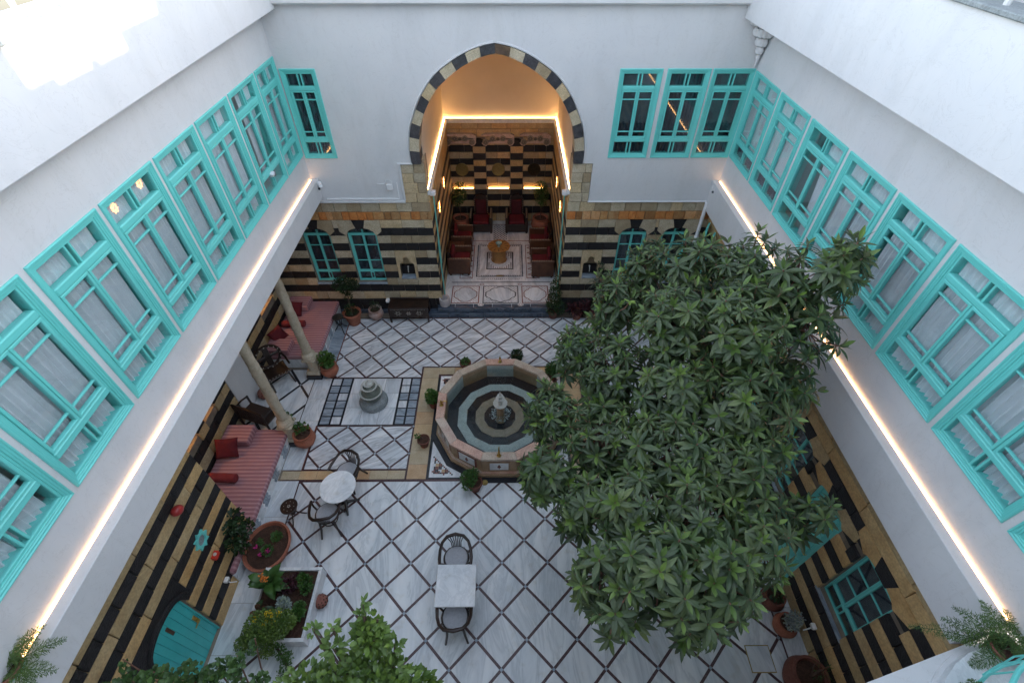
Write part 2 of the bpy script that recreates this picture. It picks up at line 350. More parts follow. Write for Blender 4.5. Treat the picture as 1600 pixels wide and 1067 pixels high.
# ------------------------------------------------------------------ floor
LV = [0.0, .28, .52, .79, 1.02, 1.26, 1.48, 1.71, 1.93, 2.16, 2.39, 2.62, 2.84, 3.07, 3.30, 3.56]
floor_base = ob('courtyard_floor', MB().box(-7.2, 6.2, -2.2, 10.95, -.25, -.006).mesh('courtyard_floor', mMortar), kind='structure')
def sheet(name, x0, x1, y0, y1, m, z=-.002, t=.003): return part(name, MB().box(x0, x1, y0, y1, z-t, z), m, floor_base)
def tile(poly, m, z=0.0, inset=0.0, name='marble_tile', parent=None):
    if len(poly) < 3: return
    cx = sum(p[0] for p in poly)/len(poly); cy = sum(p[1] for p in poly)/len(poly)
    a = .5*abs(sum(poly[i-1][0]*poly[i][1]-poly[i][0]*poly[i-1][1] for i in range(len(poly))))
    if a < .004: return
    lp = [((p[0]-cx), (p[1]-cy)) for p in poly]
    if .5*sum(lp[i-1][0]*lp[i][1]-lp[i][0]*lp[i-1][1] for i in range(len(lp))) < 0: lp.reverse()
    n = len(lp); c = .004
    top = [(p[0]*(1-c/.3), p[1]*(1-c/.3), z+R.uniform(-.0006, .0006)) for p in lp]
    mb = MB(); mb.add([(p[0], p[1], z-.006) for p in lp] + [(p[0], p[1], z-.0015) for p in lp] + top,
        [(i, (i+1) % n, (i+1) % n+n, i+n) for i in range(n)] + [(i+n, (i+1) % n+n, (i+1) % n+2*n, i+2*n) for i in range(n)] + [tuple(range(2*n, 3*n))])
    part(name, mb, m, parent or floor_base, loc=(cx, cy, 0))
def lattice(x0, y0, a, b, rect, holes=(), m=None, s=.023, node=.046):
    """diamonds between nodes (x0+a*u, y0-b*v), u+v even, cut to rect"""
    L = math.hypot(a, b); k = s*L/(a*b)       # shrink for the strip between tiles
    nodes = MB()
    for u in range(-30, 31):
        for v in range(-30, 31):
            X, Y = x0+a*u, y0-b*v
            if (u+v) % 2 == 0:
                if rect[0]-.01 <= X <= rect[1]+.01 and rect[2]-.01 <= Y <= rect[3]+.01:
                    nodes.prism([(X-node*.72, Y), (X, Y-node*.72), (X+node*.72, Y), (X, Y+node*.72)], -.005, .0012, 'z')
                continue
            ax, by = a*(1-k), b*(1-k)
            d = [(X-ax, Y), (X, Y-by), (X+ax, Y), (X, Y+by)]
            p = clip(d, *rect)
            if not p: continue
            cx, cy = sum(q[0] for q in p)/len(p), sum(q[1] for q in p)/len(p)
            if any(h[0] < cx < h[1] and h[2] < cy < h[3] for h in holes):
                pass
            for h in holes:
                if p and h[0] < X+a and X-a < h[1] and h[2] < Y+b and Y-b < h[3]:
                    q1 = clip(p, -99, 99, h[3], 99) if Y+b > h[3] else []
                    q2 = clip(p, -99, h[0], -99, h[3]) if X-a < h[0] else []
                    q3 = clip(p, h[1], 99, -99, h[3]) if X+a > h[1] else []
                    for q in (q1, q2, q3): tile(q, m)
                    p = []
            if p: tile(p, m)
    part('inlay_node', nodes, mMarbleG, floor_base, kind='stuff')
# dark inlay ground under the diamond tiles (the strips between tiles are this, 2 mm lower)
sheet('inlay_ground', -4.53, 4.70, -1.2, 5.24, mInlay)
lattice(-1.4464, 4.7868, .43486, .42947, (-4.50, 4.67, -1.2, 5.205), m=mMarble)
sheet('inlay_ground', -4.60, 4.70, 8.135, 10.43, mInlay)
lattice(-4.058, 10.02, .3763, .3752, (-4.57, 4.67, 8.165, 10.40), holes=[(-2.27, 1.85, 8.0, 8.53)], m=mMarbleD)
for sx, xa, xb in ((1, -4.54, -2.235), (-1, 1.815, 4.70)):
    sheet('inlay_ground', xa, xb, 5.49, 6.67, mInlay)
    lattice(-3.41 if sx > 0 else 3.0, 6.27, .385, .365, (xa+.03, xb-.03, 5.52, 6.635), m=mMarbleD)
# white panels with ladder grids, one either side of the fountain
for xa, xb in ((-4.56, -2.235), (1.815, 4.70)):
    sheet('inlay_ground', xa, xb, 6.675, 8.13, mInk)
    for gx in ((xa+.03, xa+.57), (xb-.51, xb+.0)):
        for i in range(6):
            y1 = 8.11-.2383*i; y0 = y1-.2083
            xm = (gx[0]+gx[1])/2
            for q0, q1 in ((gx[0]+.035, xm-.022), (xm+.022, gx[1]-.035)):
                tile([(q0, y0), (q1, y0), (q1, y1), (q0, y1)], [mMarble, mMarbleG, mMarble, mMarbleG, mMarbleG, mMarble][(i*2+int(q0*7)) % 6] if i < 2 or (i+int(q0*9)) % 3 == 0 else mMarbleG)
    for i, (q0, q1) in enumerate(((xa+.585, xa+.99), (xa+.995, xa+1.42), (xa+1.425, xb-.525))):
        for y0, y1 in ((6.69, 7.19), (7.195, 7.63), (7.635, 8.12)): tile([(q0, y0), (q1, y0), (q1, y1), (q0, y1)], mMarble)
def slabrow(x0, x1, y0, y1, m, n, along='y', gap=.003):
    for i in range(n):
        if along == 'y': a, b = y0+(y1-y0)*i/n, y0+(y1-y0)*(i+1)/n; tile([(x0, a+gap), (x1, a+gap), (x1, b-gap), (x0, b-gap)], m)
        else: a, b = x0+(x1-x0)*i/n, x0+(x1-x0)*(i+1)/n; tile([(a+gap, y0), (b-gap, y0), (b-gap, y1), (a+gap, y1)], m)
slabrow(-5.04, -4.53, -1.2, 5.24, mMarble, 8)            # margins along the side walls
slabrow(4.70, 5.06, -1.2, 10.43, mMarble, 12)
slabrow(-4.96, -4.60, 8.14, 10.43, mMarbleG, 3)
slabrow(-4.98, -4.54, 5.50, 8.13, mMarble, 4)
slabrow(-4.95, -2.27, 5.27, 5.475, mBeige, 7, 'x')        # beige bands
slabrow(1.83, 4.70, 5.27, 5.475, mBeige, 7, 'x')
for bx0, bx1 in ((-2.225, -1.81), (1.39, 1.805)): slabrow(bx0, bx1, 5.265, 8.49, mBeige, 9)
slabrow(-1.81, 1.39, 8.255, 8.49, mBeige, 8, 'x')
for x0, x1, y0, y1 in ((-2.26, 1.84, 8.495, 8.525), (-2.26, -2.23, 5.24, 8.5), (1.81, 1.84, 5.24, 8.5), (-4.95, 4.7, 5.24, 5.263), (-4.95, -2.26, 5.477, 5.498), (-5.04, 4.7, 10.405, 10.44)):
    part('border_strip', MB().box(x0, x1, y0, y1, -.006, 0), mInlay, floor_base)
part('border_strip', MB().box(-4.60, -4.575, 8.14, 10.40, -.006, .0005), mInlayR, floor_base)
part('border_strip', MB().box(-4.56, -4.54, 5.5, 6.67, -.006, .0005), mInlayR, floor_base)
# square round the fountain: black line, white field, mosaic corners, black twelve-sided plinth
FX, FY = -.21, 6.76
def dodec(r, rot=math.radians(15), cx=FX, cy=FY): return [(cx+r*math.cos(rot+i*math.pi/6), cy+r*math.sin(rot+i*math.pi/6)) for i in range(12)]
part('black_border', MB().box(-1.805, 1.385, 5.263, 8.25, -.008, -.003), mInk, floor_base)
part('white_field', MB().box(-1.745, 1.325, 5.30, 8.19, -.004, .0), mMarbleT, floor_base)
part('black_plinth', MB().prism(dodec(1.66), -.004, .004, 'z'), mInk, floor_base)
mos = [MB(), MB(), MB(), MB()]
for cx, cy, sx, sy in ((-1.745, 5.30, 1, 1), (1.325, 5.30, -1, 1), (-1.745, 8.19, 1, -1), (1.325, 8.19, -1, -1)):
    for i in range(16):
        for j in range(16):
            x, y = .05+i*.036, .05+j*.036
            if i+j > 12: continue
            big = ((i//2)*3+(j//2)*5) % 4
            k = (i//2+j//2) % 2 if 2 < (i+j) % 9 < 7 else big
            if (i == 0 or j == 0) and (i+j) % 5 != 2: continue
            x0, x1 = cx+sx*x, cx+sx*(x+.034); y0, y1 = cy+sy*y, cy+sy*(y+.034)
            mos[k].box(x0, x1, y0, y1, -.002, .0028)
for mb, mt in zip(mos, (mInk, mInlayR, mBeige, mMarbleT)): part('mosaic_chips', mb, mt, floor_base, kind='stuff')
# floor of the recess on the left
sheet('inlay_ground', -6.35, -4.97, 6.30, 8.45, mInk)
lattice(-5.70, 7.40, .40, .52, (-6.3, -5.0, 6.33, 8.43), m=mMarble, s=.03)
lid = thing('floor_hatch', 'square marble inspection cover set in the floor near right wall', 'hatch', (4.21, 1.90, 0))
part('cover', MB().box(-.19, .19, -.185, .185, -.003, .010), mMarble, lid); part('rim', MB().box(-.205, .205, -.20, .20, -.003, .006), mBrassOld, lid)
dr = thing('floor_drain', 'small round brass drain on the floor before the fountain', 'drain', (-.52, 5.17, 0))
part('grate', MB().lathe([(.0, .012), (.025, .012), (.03, .004), (.05, .008), (.062, .008), (.068, 0)][::-1], 20), mBrassOld, dr, True)

# ------------------------------------------------------------------ wall helpers (wall-local: x along, y into the wall, z up)
def runs(x0, x1, cuts):
    cuts = sorted((max(a, x0), min(b, x1)) for a, b in cuts if b > x0 and a < x1); out = []; x = x0
    for a, b in cuts:
        if a > x: out.append((x, a))
        x = max(x, b)
    if x < x1: out.append((x, x1))
    return out
def holed(mb, x0, x1, z0, z1, y0, y1, rects):
    zs = sorted({z0, z1} | {z for r in rects for z in r[2:] if z0 < z < z1})
    for a, b in zip(zs, zs[1:]):
        for p, q in runs(x0, x1, [(r[0], r[1]) for r in rects if r[2] < b-1e-6 and r[3] > a+1e-6]): mb.box(p, q, y0, y1, a, b)
    return mb
def block_mesh(w, h, d=.10, proud=.008, j=.005, g=.006):
    x, z = w/2-g, h/2-g; c = .010
    rj = lambda s=j: R.uniform(-s, s)
    o = [(-x+rj(), -z+rj()), (x+rj(), -z+rj()), (x+rj(), z+rj()), (-x+rj(), z+rj())]
    p = -proud-abs(rj(proud*.7))
    i = [(a-c*(1 if a > 0 else -1), b-c*(1 if b > 0 else -1)) for a, b in o]
    mb = MB(); mb.add([(a, d, b) for a, b in o]+[(a, p+.006, b) for a, b in o]+[(a, p+rj(.0015), b) for a, b in i],
        [(k, (k+1) % 4, (k+1) % 4+4, k+4) for k in range(4)]+[(k+4, (k+1) % 4+4, (k+1) % 4+8, k+8) for k in range(4)]+[(8, 9, 10, 11)])
    return mb
def blocks(wall, x0, x1, spec, openings=(), limit=300, dy=0.0, proud=.008):
    """spec: list of (z0, z1, material, wmin, wmax); openings: (xa, xb, za, zb)"""
    n = 0; rest = {}
    for z0, z1, m, wa, wb in spec:
        for a, b in runs(x0, x1, [(o[0], o[1]) for o in openings if o[2] < z1-.02 and o[3] > z0+.02]):
            x = a
            while x < b-.02:
                w = R.uniform(wa, wb)
                if b-(x+w) < wa*.6: w = b-x
                mb = block_mesh(w, z1-z0, proud=proud)
                if n < limit: part('stone_block', mb, m, wall, loc=(x+w/2, dy, (z0+z1)/2))
                else: rest.setdefault(m.name, (m, MB()))[1].add([(vx+x+w/2, vy+dy, vz+(z0+z1)/2) for vx, vy, vz in mb.v], mb.f)
                n += 1; x += w
    for m, mb in rest.values(): part('stone_blocks', mb, m, wall, kind='stuff')
def stripes(cream, black, wc=(.35, .75), wk=(.28, .45), lo=0, hi=12):
    s = []
    for i in range(lo, hi):
        z0, z1 = LV[i], LV[i+1]
        k = {0: cream, 1: black, 2: cream, 3: black, 4: cream, 5: black, 6: cream, 7: black, 8: cream, 9: black, 10: cream, 11: black, 12: cream, 13: cream, 14: cream}[i]
        s.append((z0, z1, k, *(wk if k is black else wc)))
    return s
def arch_head(wall, x0, x1, z0=2.62, rise=.23, top=3.07, cm=None, side=.15, key=(.10, .17), kz=None):
    """two pale voussoirs and a black keystone over an opening, plus the black corner pieces"""
    xc = (x0+x1)/2; hw = (x1-x0)/2; kz = kz or z0+rise
    def arc(t): return z0+rise*math.sqrt(max(0, 1-(t/hw)**2))*(.999)
    for s in (-1, 1):
        pts = [(xc+s*t, arc(t)) for t in [hw*k/6 for k in range(6, 0, -1)] if t > key[0]+.01]+[(xc+s*key[0], arc(key[0]))]
        poly = [(xc+s*(hw+side), top-.004), (xc+s*(hw+side), z0+.13)]+pts+[(xc+s*(key[1]-.004), top-.004)]
        part('voussoir', MB().prism(poly, -.014, .16), cm or mPale, wall)
        part('stone_block', MB().prism([(xc+s*(hw+side), z0+.004), (xc+s*(hw+side), z0+.122), (xc+s*(hw+.008), z0+.004)], -.012, .12), mBlack, wall)
    part('keystone', MB().prism([(xc-key[0]+.004, arc(key[0])-.02), (xc+key[0]-.004, arc(key[0])-.02), (xc+key[1]-.008, top-.003), (xc-key[1]+.008, top-.003)], -.022, .16), mBlack, wall)

# ------------------------------------------------------------------ windows
def rect_ring(mb, x0, x1, z0, z1, wd, y0, y1, c=.005):
    """four mitred bars"""
    for pa, pb in (((x0, z0), (x1, z0)), ((x1, z0), (x1, z1)), ((x1, z1), (x0, z1)), ((x0, z1), (x0, z0))):
        cx, cz = (x0+x1)/2, (z0+z1)/2
        def inn(p): return (p[0]+(wd if p[0] < cx else -wd), p[1]+(wd if p[1] < cz else -wd))
        o = [pa, pb, inn(pb), inn(pa)]
        def off(p, q, t): return (p[0]+(q[0]-p[0])*t, p[1]+(q[1]-p[1])*t)
        t = min(.3, c/wd); f = [off(o[0], o[3], t), off(o[1], o[2], t), off(o[2], o[1], t), off(o[3], o[0], t)]
        mb.add([(p[0], y1, p[1]) for p in o]+[(p[0], y0+c, p[1]) for p in o]+[(p[0], y0, p[1]) for p in f],
               [(0, 1, 5, 4), (2, 3, 7, 6), (4, 5, 9, 8), (6, 7, 11, 10), (8, 9, 10, 11), (1, 2, 6, 5), (3, 0, 4, 7)])
UP = {}
def upper_window(wall, x0, z0, w, h, curtain, flip=False, tie=False):
    """timber window: moulded frame, top lights, two casements, bottom lights, panes, curtain. x0 = lower x corner in wall-local"""
    key = (round(w, 2), round(h, 2))
    if key not in UP:
        d = {}
        fr = MB()
        rect_ring(fr, 0, w, 0, h, .028, -.026, .02, .010); rect_ring(fr, .022, w-.022, .022, h-.022, .032, -.014, .02, .008)
        rect_ring(fr, .050, w-.050, .050, h-.050, .022, -.004, .05, .005); rect_ring(fr, .070, w-.070, .070, h-.070, .03, .008, .16, .005)
        d['frame'] = fr.mesh('frame', mTurq)
        xa, xb, za, zb = .10, w-.10, .10, h-.10; H = zb-za; xc = w/2
        z1, z2 = za+.155*H, za+.205*H; z4, z3 = zb-.19*H, zb-.14*H        # rails
        d['rail'] = [MB().cbox(xa, xb, -.004, .10, p, q, .012).mesh('rail', mTurq) for p, q in ((z1, z2), (z4, z3))]
        g = .038; d['glazing_bar'] = [MB().cbox(xc+s*g-.014, xc+s*g+.014, .012, .085, a, b, .005).mesh('glazing_bar', mTurq) for a, b in ((za, z1), (z3, zb)) for s in (-1, 1)]
        cs = []
        for a, b in ((xa+.004, xc-.003), (xc+.003, xb-.004)):
            m_ = MB(); rect_ring(m_, a, b, z2+.003, z4-.003, .036, -.002, .055, .006)
            ch = z4-z2
            for zz in (z2+.145*ch, z4-.185*ch): m_.cbox(a+.034, b-.034, .010, .045, zz-.011, zz+.011, .004)
            cs.append(m_.mesh('casement', mTurq))
        d['cs'] = cs; ch = z4-z2; lo, hi = z2+.145*ch, z4-.185*ch
        pn = []
        for a, b in ((za, z1), (z3, zb)): pn += [(xa, xc-g-.014, a, b), (xc-g+.014, xc+g-.014, a, b), (xc+g+.014, xb, a, b)]
        for a, b in ((xa+.04, xc-.039), (xc+.039, xb-.04)): pn += [(a, b, z2+.039, lo-.011), (a, b, lo+.011, hi-.011), (a, b, hi+.011, z4-.039)]
        d['pn'] = [MB().box(p[0]-.003, p[1]+.003, .030, .034, p[2]-.003, p[3]+.003).mesh('pane', mGlass) for p in pn]
        d['pnd'] = [MB().box(p[0]-.003, p[1]+.003, .030, .034, p[2]-.003, p[3]+.003).mesh('pane', mGlassDk) for p in pn]
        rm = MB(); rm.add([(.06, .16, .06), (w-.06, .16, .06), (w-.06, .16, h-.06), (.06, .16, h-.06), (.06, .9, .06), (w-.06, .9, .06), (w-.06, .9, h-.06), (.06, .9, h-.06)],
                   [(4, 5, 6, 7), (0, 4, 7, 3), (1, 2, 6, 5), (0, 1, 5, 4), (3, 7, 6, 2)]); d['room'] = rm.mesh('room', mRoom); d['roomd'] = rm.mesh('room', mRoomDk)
        UP[key] = d
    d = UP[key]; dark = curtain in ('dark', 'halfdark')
    win = ob('window', d['frame'], wall, (x0, 0, z0))
    
    for q_ in d['rail']: ob('rail', q_, win)
    for q_ in d['glazing_bar']: ob('glazing_bar', q_, win)
    for c in d['cs']: ob('casement', c, win)
    for p in (d['pnd'] if dark else d['pn']): ob('pane', p, win)
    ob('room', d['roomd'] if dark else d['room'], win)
    def drape(a, b, zt, zb_, m, amp=.024, name='curtain', y=.105, fold=.075, taper=0.0):
        mb = MB(); n = max(8, int((b-a)/.012)); rows = 7; ph = R.uniform(0, 6); base = 0
        for r in range(rows):
            t = r/(rows-1); z = zt+(zb_-zt)*t
            for i in range(n+1):
                u = i/n; x = a+(b-a)*u
                if taper: x = x+(taper*t*(1-u) if taper > 0 else taper*t*u)
                yy = y+amp*(.35+.65*min(1, t*3))*math.sin(u*(b-a)/fold*6.283+ph+.5*math.sin(t*3+u*5))+.008*math.sin(u*31+ph*2+t)
                mb.v.append((x, yy, z))
        for r in range(rows-1):
            for i in range(n): k = r*(n+1)+i; mb.f.append((k, k+1, k+n+2, k+n+1)); mb.m.append(0)
        part(name, mb, m, win, True)
    gap = R.uniform(.0, .07)
    if curtain == 'pale':
        a, b = (.10, w-.10-gap) if not flip else (.10+gap, w-.10); drape(a, b, h-.09-R.uniform(.0, .03), .062, mCurtain)
    elif curtain == 'tied':
        drape(.10+w*.28, w-.10, h-.12, .30, mCurtain, taper=-.28)
    elif curtain == 'open':
        drape(w*.52, w-.09, h-.11, .09, mCurtain, taper=.22)
    elif curtain == 'blind':
        part('roller_blind', MB().box(.08, w-.08, .07, .074, h*.24, h-.08), mBlind, win); drape(.1, w-.1, h*.24, .09, mCurtainDk)
    elif curtain == 'halfdark':
        part('roller_blind', MB().box(.08, w-.08, .10, .104, h*.40, h-.08), mBlindDk, win); drape(.1, w-.1, h*.42, .09, mCurtainDk)
    elif curtain == 'dark': drape(.1, w-.1, h-.1, .09, mCurtainDk)
    if tie: part('curtain_knot', MB().lathe([(.0, -.05), (.035, -.045), (.055, -.01), (.03, .015), (.055, .04), (.03, .06), (0, .062)], 10, wob=.2).xf(Matrix.Translation((w*.42, -.02, h*.19)) @ Matrix.Rotation(1.3, 4, 'Y')), mCurtain, win, True)
    return win
def lower_window(wall, x0, x1, z0, z1, rise, ydep=.13, rows=(.28, .40, .27), cols=2, tall=True):
    """deep set arched-head window in a stone wall"""
    w, h = x1-x0, z1-z0; f = .045
    fr = MB(); fr.cbox(0, w, -.02, .03, 0, f, .005); fr.cbox(0, f, -.02, .05, f, h, .005); fr.cbox(w-f, w, -.02, .05, f, h, .005); fr.cbox(f, w-f, -.02, .03, h-.04, h, .005)
    def arc(t): return h+rise*math.sqrt(max(0, 1-((t-w/2)/(w/2))**2))
    win = part('window', fr, mTurq, wall, loc=(x0, ydep, z0))
    n = 12; ar = [(w*i/n, arc(w*i/n)) for i in range(n+1)]; ab = MB()
    part('arch_bar', ab.cbox(w/2-.018, w/2+.018, -.012, .03, h, h+rise-.01, .004), mTurq, win)
    part('pane', MB().prism([(0, h)]+ar[1:-1]+[(w, h)], .028, .033), mGlassDk, win)
    zb = [f+.0, f+.19*h, 0, 0, h-.04]; zr = f+.17*h
    part('rail', MB().cbox(f, w-f, -.012, .03, zr-.02, zr+.02, .004), mTurq, win)
    xs = [f+(w-2*f)*i/cols for i in range(cols+1)]
    hh = h-.04-(zr+.02); cuts = [zr+.02]
    for r in rows: cuts.append(cuts[-1]+hh*r/sum(rows))
    for c in range(cols):
        a, b = xs[c], xs[c+1]; cm = MB(); rect_ring(cm, a+.002, b-.002, zr+.022, h-.042, .028, -.010, .03, .004)
        for z in cuts[1:-1]: cm.cbox(a+.028, b-.028, -.004, .025, z-.010, z+.010, .003)
        part('casement', cm, mTurq, win)
        for p, q in zip(cuts, cuts[1:]): part('pane', MB().box(a+.02, b-.02, .012, .016, p, q), mGlassDk, win)
        part('pane', MB().box(a+.0, b-.0, .012, .016, f, zr-.015), mGlassDk, win)
    part('glazing_bar', MB().cbox(w/2-.05, w/2-.03, -.008, .025, f, zr-.02, .003).cbox(w/2+.03, w/2+.05, -.008, .025, f, zr-.02, .003).cbox(w/2-.03, w/2+.03, -.008, .025, f, f+.03, .003).cbox(w/2-.03, w/2+.03, -.008, .025, zr-.05, zr-.02, .003), mTurq, win)
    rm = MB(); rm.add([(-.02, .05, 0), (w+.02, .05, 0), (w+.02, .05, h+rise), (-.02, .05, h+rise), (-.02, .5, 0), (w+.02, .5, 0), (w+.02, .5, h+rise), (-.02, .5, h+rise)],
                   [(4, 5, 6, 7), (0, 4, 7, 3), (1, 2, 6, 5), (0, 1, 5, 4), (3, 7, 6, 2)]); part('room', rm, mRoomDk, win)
    part('sill', MB().cbox(-.02, w+.02, -ydep-.02, -.02, -.05, -.004, .006), mMarbleG, win)
    dm = MB(); nn = 40
    for r in range(5):
        for i in range(nn+1): u = i/nn; dm.v.append((w*.05+w*.9*u, .10+.012*math.sin(u*40+r), h*1.02*(1-r/4)+.03))
    for r in range(4):
        for i in range(nn): k = r*(nn+1)+i; dm.f.append((k, k+1, k+nn+2, k+nn+1)); dm.m.append(0)
    part('curtain', dm, mCurtainDk, win, True)
    return win

# ------------------------------------------------------------------ facade at the far end of the court
A = math.pi/2
fac = thing('stone_facade', 'black and cream striped stone facade either side of the tall arched recess', 'wall', (0, 10.70, 0))
IL, IR, IB = -1.90, 1.47, 4.55          # jambs of the arched recess and its rear wall, local y (world y 15.25)
wl = [(-5.30, -4.58, 1.10, 2.62), (-4.15, -3.38, 1.10, 2.62)]; wr = [(2.88, 3.60, 1.10, 2.62), (3.98, 4.70, 1.10, 2.62)]
niL = (-2.94, -2.54, 1.26, 1.93); niR = (2.04, 2.44, 1.26, 1.93)
core = MB()
def hole(r, up=.30): return (r[0], r[1], r[2], r[3]+up)
holed(core, -7.0, IL, 0, 3.56, .03, .55, [hole(r) for r in wl]+[niL]); core.box(-2.49, IL-.04, .03, .55, 3.56, 4.54); part('wall_core', core, mMortar, fac)
core = MB(); holed(core, IR, 5.6, 0, 3.56, .03, .55, [hole(r) for r in wr]+[niR]); core.box(IR+.04, 1.96, .03, .55, 3.56, 4.54)
part('wall_core', core, mMortar, fac)
def around(r): return [(r[0], r[1], r[2], r[3]), (r[0]-.15, r[1]+.15, 2.62, 3.06)]
for x0, x1, ws, ni in ((-6.3, IL, wl, niL), (IR, 5.1, wr, niR)):
    sp = [(.02, LV[1], mBlack, .3, .5)]+stripes(mPale, mBlack, (.30, .62), (.26, .42), 1, 13)
    sp += [(LV[13], LV[14], mOrange, .15, .28), (LV[14], LV[15], mPale, .28, .5)]
    op = [o for r in ws for o in around(r)]+[(ni[0]-.07, ni[1]+.07, ni[2], 2.15)]
    blocks(fac, x0, x1, sp, op, limit=150)
    for r in ws: arch_head(fac, r[0], r[1])
    # little trefoil niche with a spout
    a, b, z0, z1 = ni; xc = (a+b)/2
    def tre(): 
        pts = [(b, z0), (b, 1.66)]
        pts += [(xc+.20*math.cos(t), 1.70+.10*math.sin(t)) for t in (0.0, .5, .9)]+[(xc+.085, 1.80)]+[(xc+.085*math.cos(t), 1.86+.10*math.sin(t)) for t in (0, .5, 1.0, 1.57)]
        l = [(2*xc-p[0], p[1]) for p in reversed(pts[:-1])]
        return pts+l
    t = tre(); nn_ = len(t); rt_ = t[:nn_//2+1]; lf = t[nn_//2:]
    part('niche_surround', MB().prism([(b+.066, z0+.003)]+rt_[:1]+rt_[1:]+[(xc, 2.15), (b+.066, 2.15)], -.012, .10), mPale, fac)
    part('niche_surround', MB().prism(lf+[(a-.066, z0+.003), (a-.066, 2.15), (xc, 2.15)], -.012, .10), mPale, fac)
    part('niche_back', MB().box(a, b, .26, .30, z0, 2.0), mCream, fac); part('niche_shelf', MB().box(a, b, -.03, .26, z0-.02, z0+.02), mMarbleG, fac)
    part('niche_lining', MB().box(a, b, .16, .255, z0+.02, 1.55), mBlack, fac)
    part('spout', MB().tube([(xc, .16, 1.55), (xc, .08, 1.55), (xc, .04, 1.50), (xc, .035, 1.42)], [.012, .012, .011, .009], 8).lathe([(.02, -.01), (.024, 0), (.012, .03), (0, .035)], 8, (xc, .09, 1.57)), mDust, fac, True)
for r in wl+wr: lower_window(fac, r[0], r[1], r[2], r[3], .23)
for x0, x1 in ((-6.3, IL), (IR, 5.05)): part('skirting', MB().cbox(x0, x1, -.06, .02, 0, .13, .01), mMarbleB, fac)
# pale piers under the springing of the arch
for x0, x1 in ((-2.49, IL-.02), (IR+.02, 1.96)):
    blocks(fac, x0, x1, [(3.56, 3.80, mPale, .2, .4), (3.80, 4.06, mPale, .2, .4), (4.06, 4.30, mPale, .2, .4), (4.30, 4.545, mPale, .2, .4)], limit=60, proud=.014)
# the arch
OUT = [(1.95, 4.54), (1.955, 4.86), (1.88, 5.3), (1.75, 5.62), (1.56, 5.98), (1.24, 6.37), (.84, 6.65), (.5, 6.82), (.22, 6.91), (0, 6.95)]
INN = [(1.74, 4.54), (1.73, 4.9), (1.68, 5.25), (1.58, 5.55), (1.4, 5.88), (1.18, 6.16), (.8, 6.46), (.45, 6.65), (.2, 6.74), (0, 6.78)]
ACX = -.235
def catmull(P, n=8):
    o = []
    for i in range(len(P)-1):
        p0, p1, p2, p3 = P[max(i-1, 0)], P[i], P[i+1], P[min(i+2, len(P)-1)]
        for k in range(n):
            t = k/n; o.append(tuple(.5*((2*p1[j])+(-p0[j]+p2[j])*t+(2*p0[j]-5*p1[j]+4*p2[j]-p3[j])*t*t+(-p0[j]+3*p1[j]-3*p2[j]+p3[j])*t**3) for j in range(2)))
    return o+[P[-1]]
def resamp(P, n):
    P = catmull(P); L = [0]
    for a, b in zip(P, P[1:]): L.append(L[-1]+math.dist(a, b))
    o = []
    for i in range(n+1):
        t = L[-1]*i/n; k = max(j for j in range(len(L)) if L[j] <= t+1e-9); k = min(k, len(P)-2); f = (t-L[k])/(L[k+1]-L[k]+1e-12); o.append((P[k][0]+f*(P[k+1][0]-P[k][0]), P[k][1]+f*(P[k+1][1]-P[k][1])))
    return o
so_, si_ = resamp(OUT, 44), resamp(INN, 44)
for s in (-1, 1):
    for i in range(11):
        o = so_[i*4:i*4+5]; q = si_[i*4:i*4+5]
        poly = [(ACX+s*p[0], p[1]) for p in o]+[(ACX+s*p[0], p[1]) for p in reversed(q)]
        cx = sum(p[0] for p in poly)/len(poly); cz = sum(p[1] for p in poly)/len(poly)
        poly = [(cx+(p[0]-cx)*.985, cz+(p[1]-cz)*.985) for p in poly]
        m = mGreyBasalt if i % 2 == 0 else mPale
        if i == 10 and s == 1: m = M('brown_basalt', (.08, .05, .03), (.16, .10, .06), 9, .7, .8, fine=.4)
        part('voussoir', MB().prism(poly, -.055-R.uniform(0, .012), .38), m, fac)
ring = [(ACX-p[0]*1.0, p[1]) for p in so_]
for s in (-1, 1): part('arch_core', MB().prism([(ACX+s*p[0]*.992, p[1]-.008) for p in so_]+[(ACX+s*p[0]*1.01, p[1]+.012) for p in reversed(si_)], .0, .36), mMortar, fac)
# white raised line round the arch
for s in (-1, 1): part('plaster_bead', MB().tube([(ACX+s*(p[0]+.03), -.045, p[1]+.02) for p in so_], .022, 6), mPlaster, fac, True)

up = thing('plastered_storey', 'white plastered upper storey over the arch with four turquoise windows', 'wall', (0, 10.66, 0))
pl = MB(); z0, z1 = 3.58, 7.62
bw = [(2.27, 3.14), (3.23, 4.11), (4.15, 5.02)]; lw = (-4.56, -3.84)
holed(pl, -4.98, -3.6, z0, z1, 0, .5, [(lw[0]+.05, lw[1]-.05, 4.73, 6.46)])
holed(pl, 2.15, 5.3, z0, z1, 0, .5, [(a+.05, b-.05, 4.73, 6.46) for a, b in bw])
oo = [(p[0]+.005, p[1]+.005) for p in so_]
pl.prism([(-3.6, z0), (-2.49, z0), (-2.49, 4.54)]+[(ACX-p[0], p[1]) for p in oo]+[(ACX+p[0], p[1]) for p in reversed(oo[:-1])]+[(1.96, 4.54), (1.96, z0), (2.15, z0), (2.15, z1), (-3.6, z1)], 0, .5)
part('plaster', pl, mPlaster, up)
for a, b in bw: upper_window(up, a, 4.68, b-a, 1.83, {2.27: 'halfdark', 3.23: 'dark', 4.15: 'halfdark'}[a])
upper_window(up, lw[0], 4.68, lw[1]-lw[0], 1.83, 'dark')
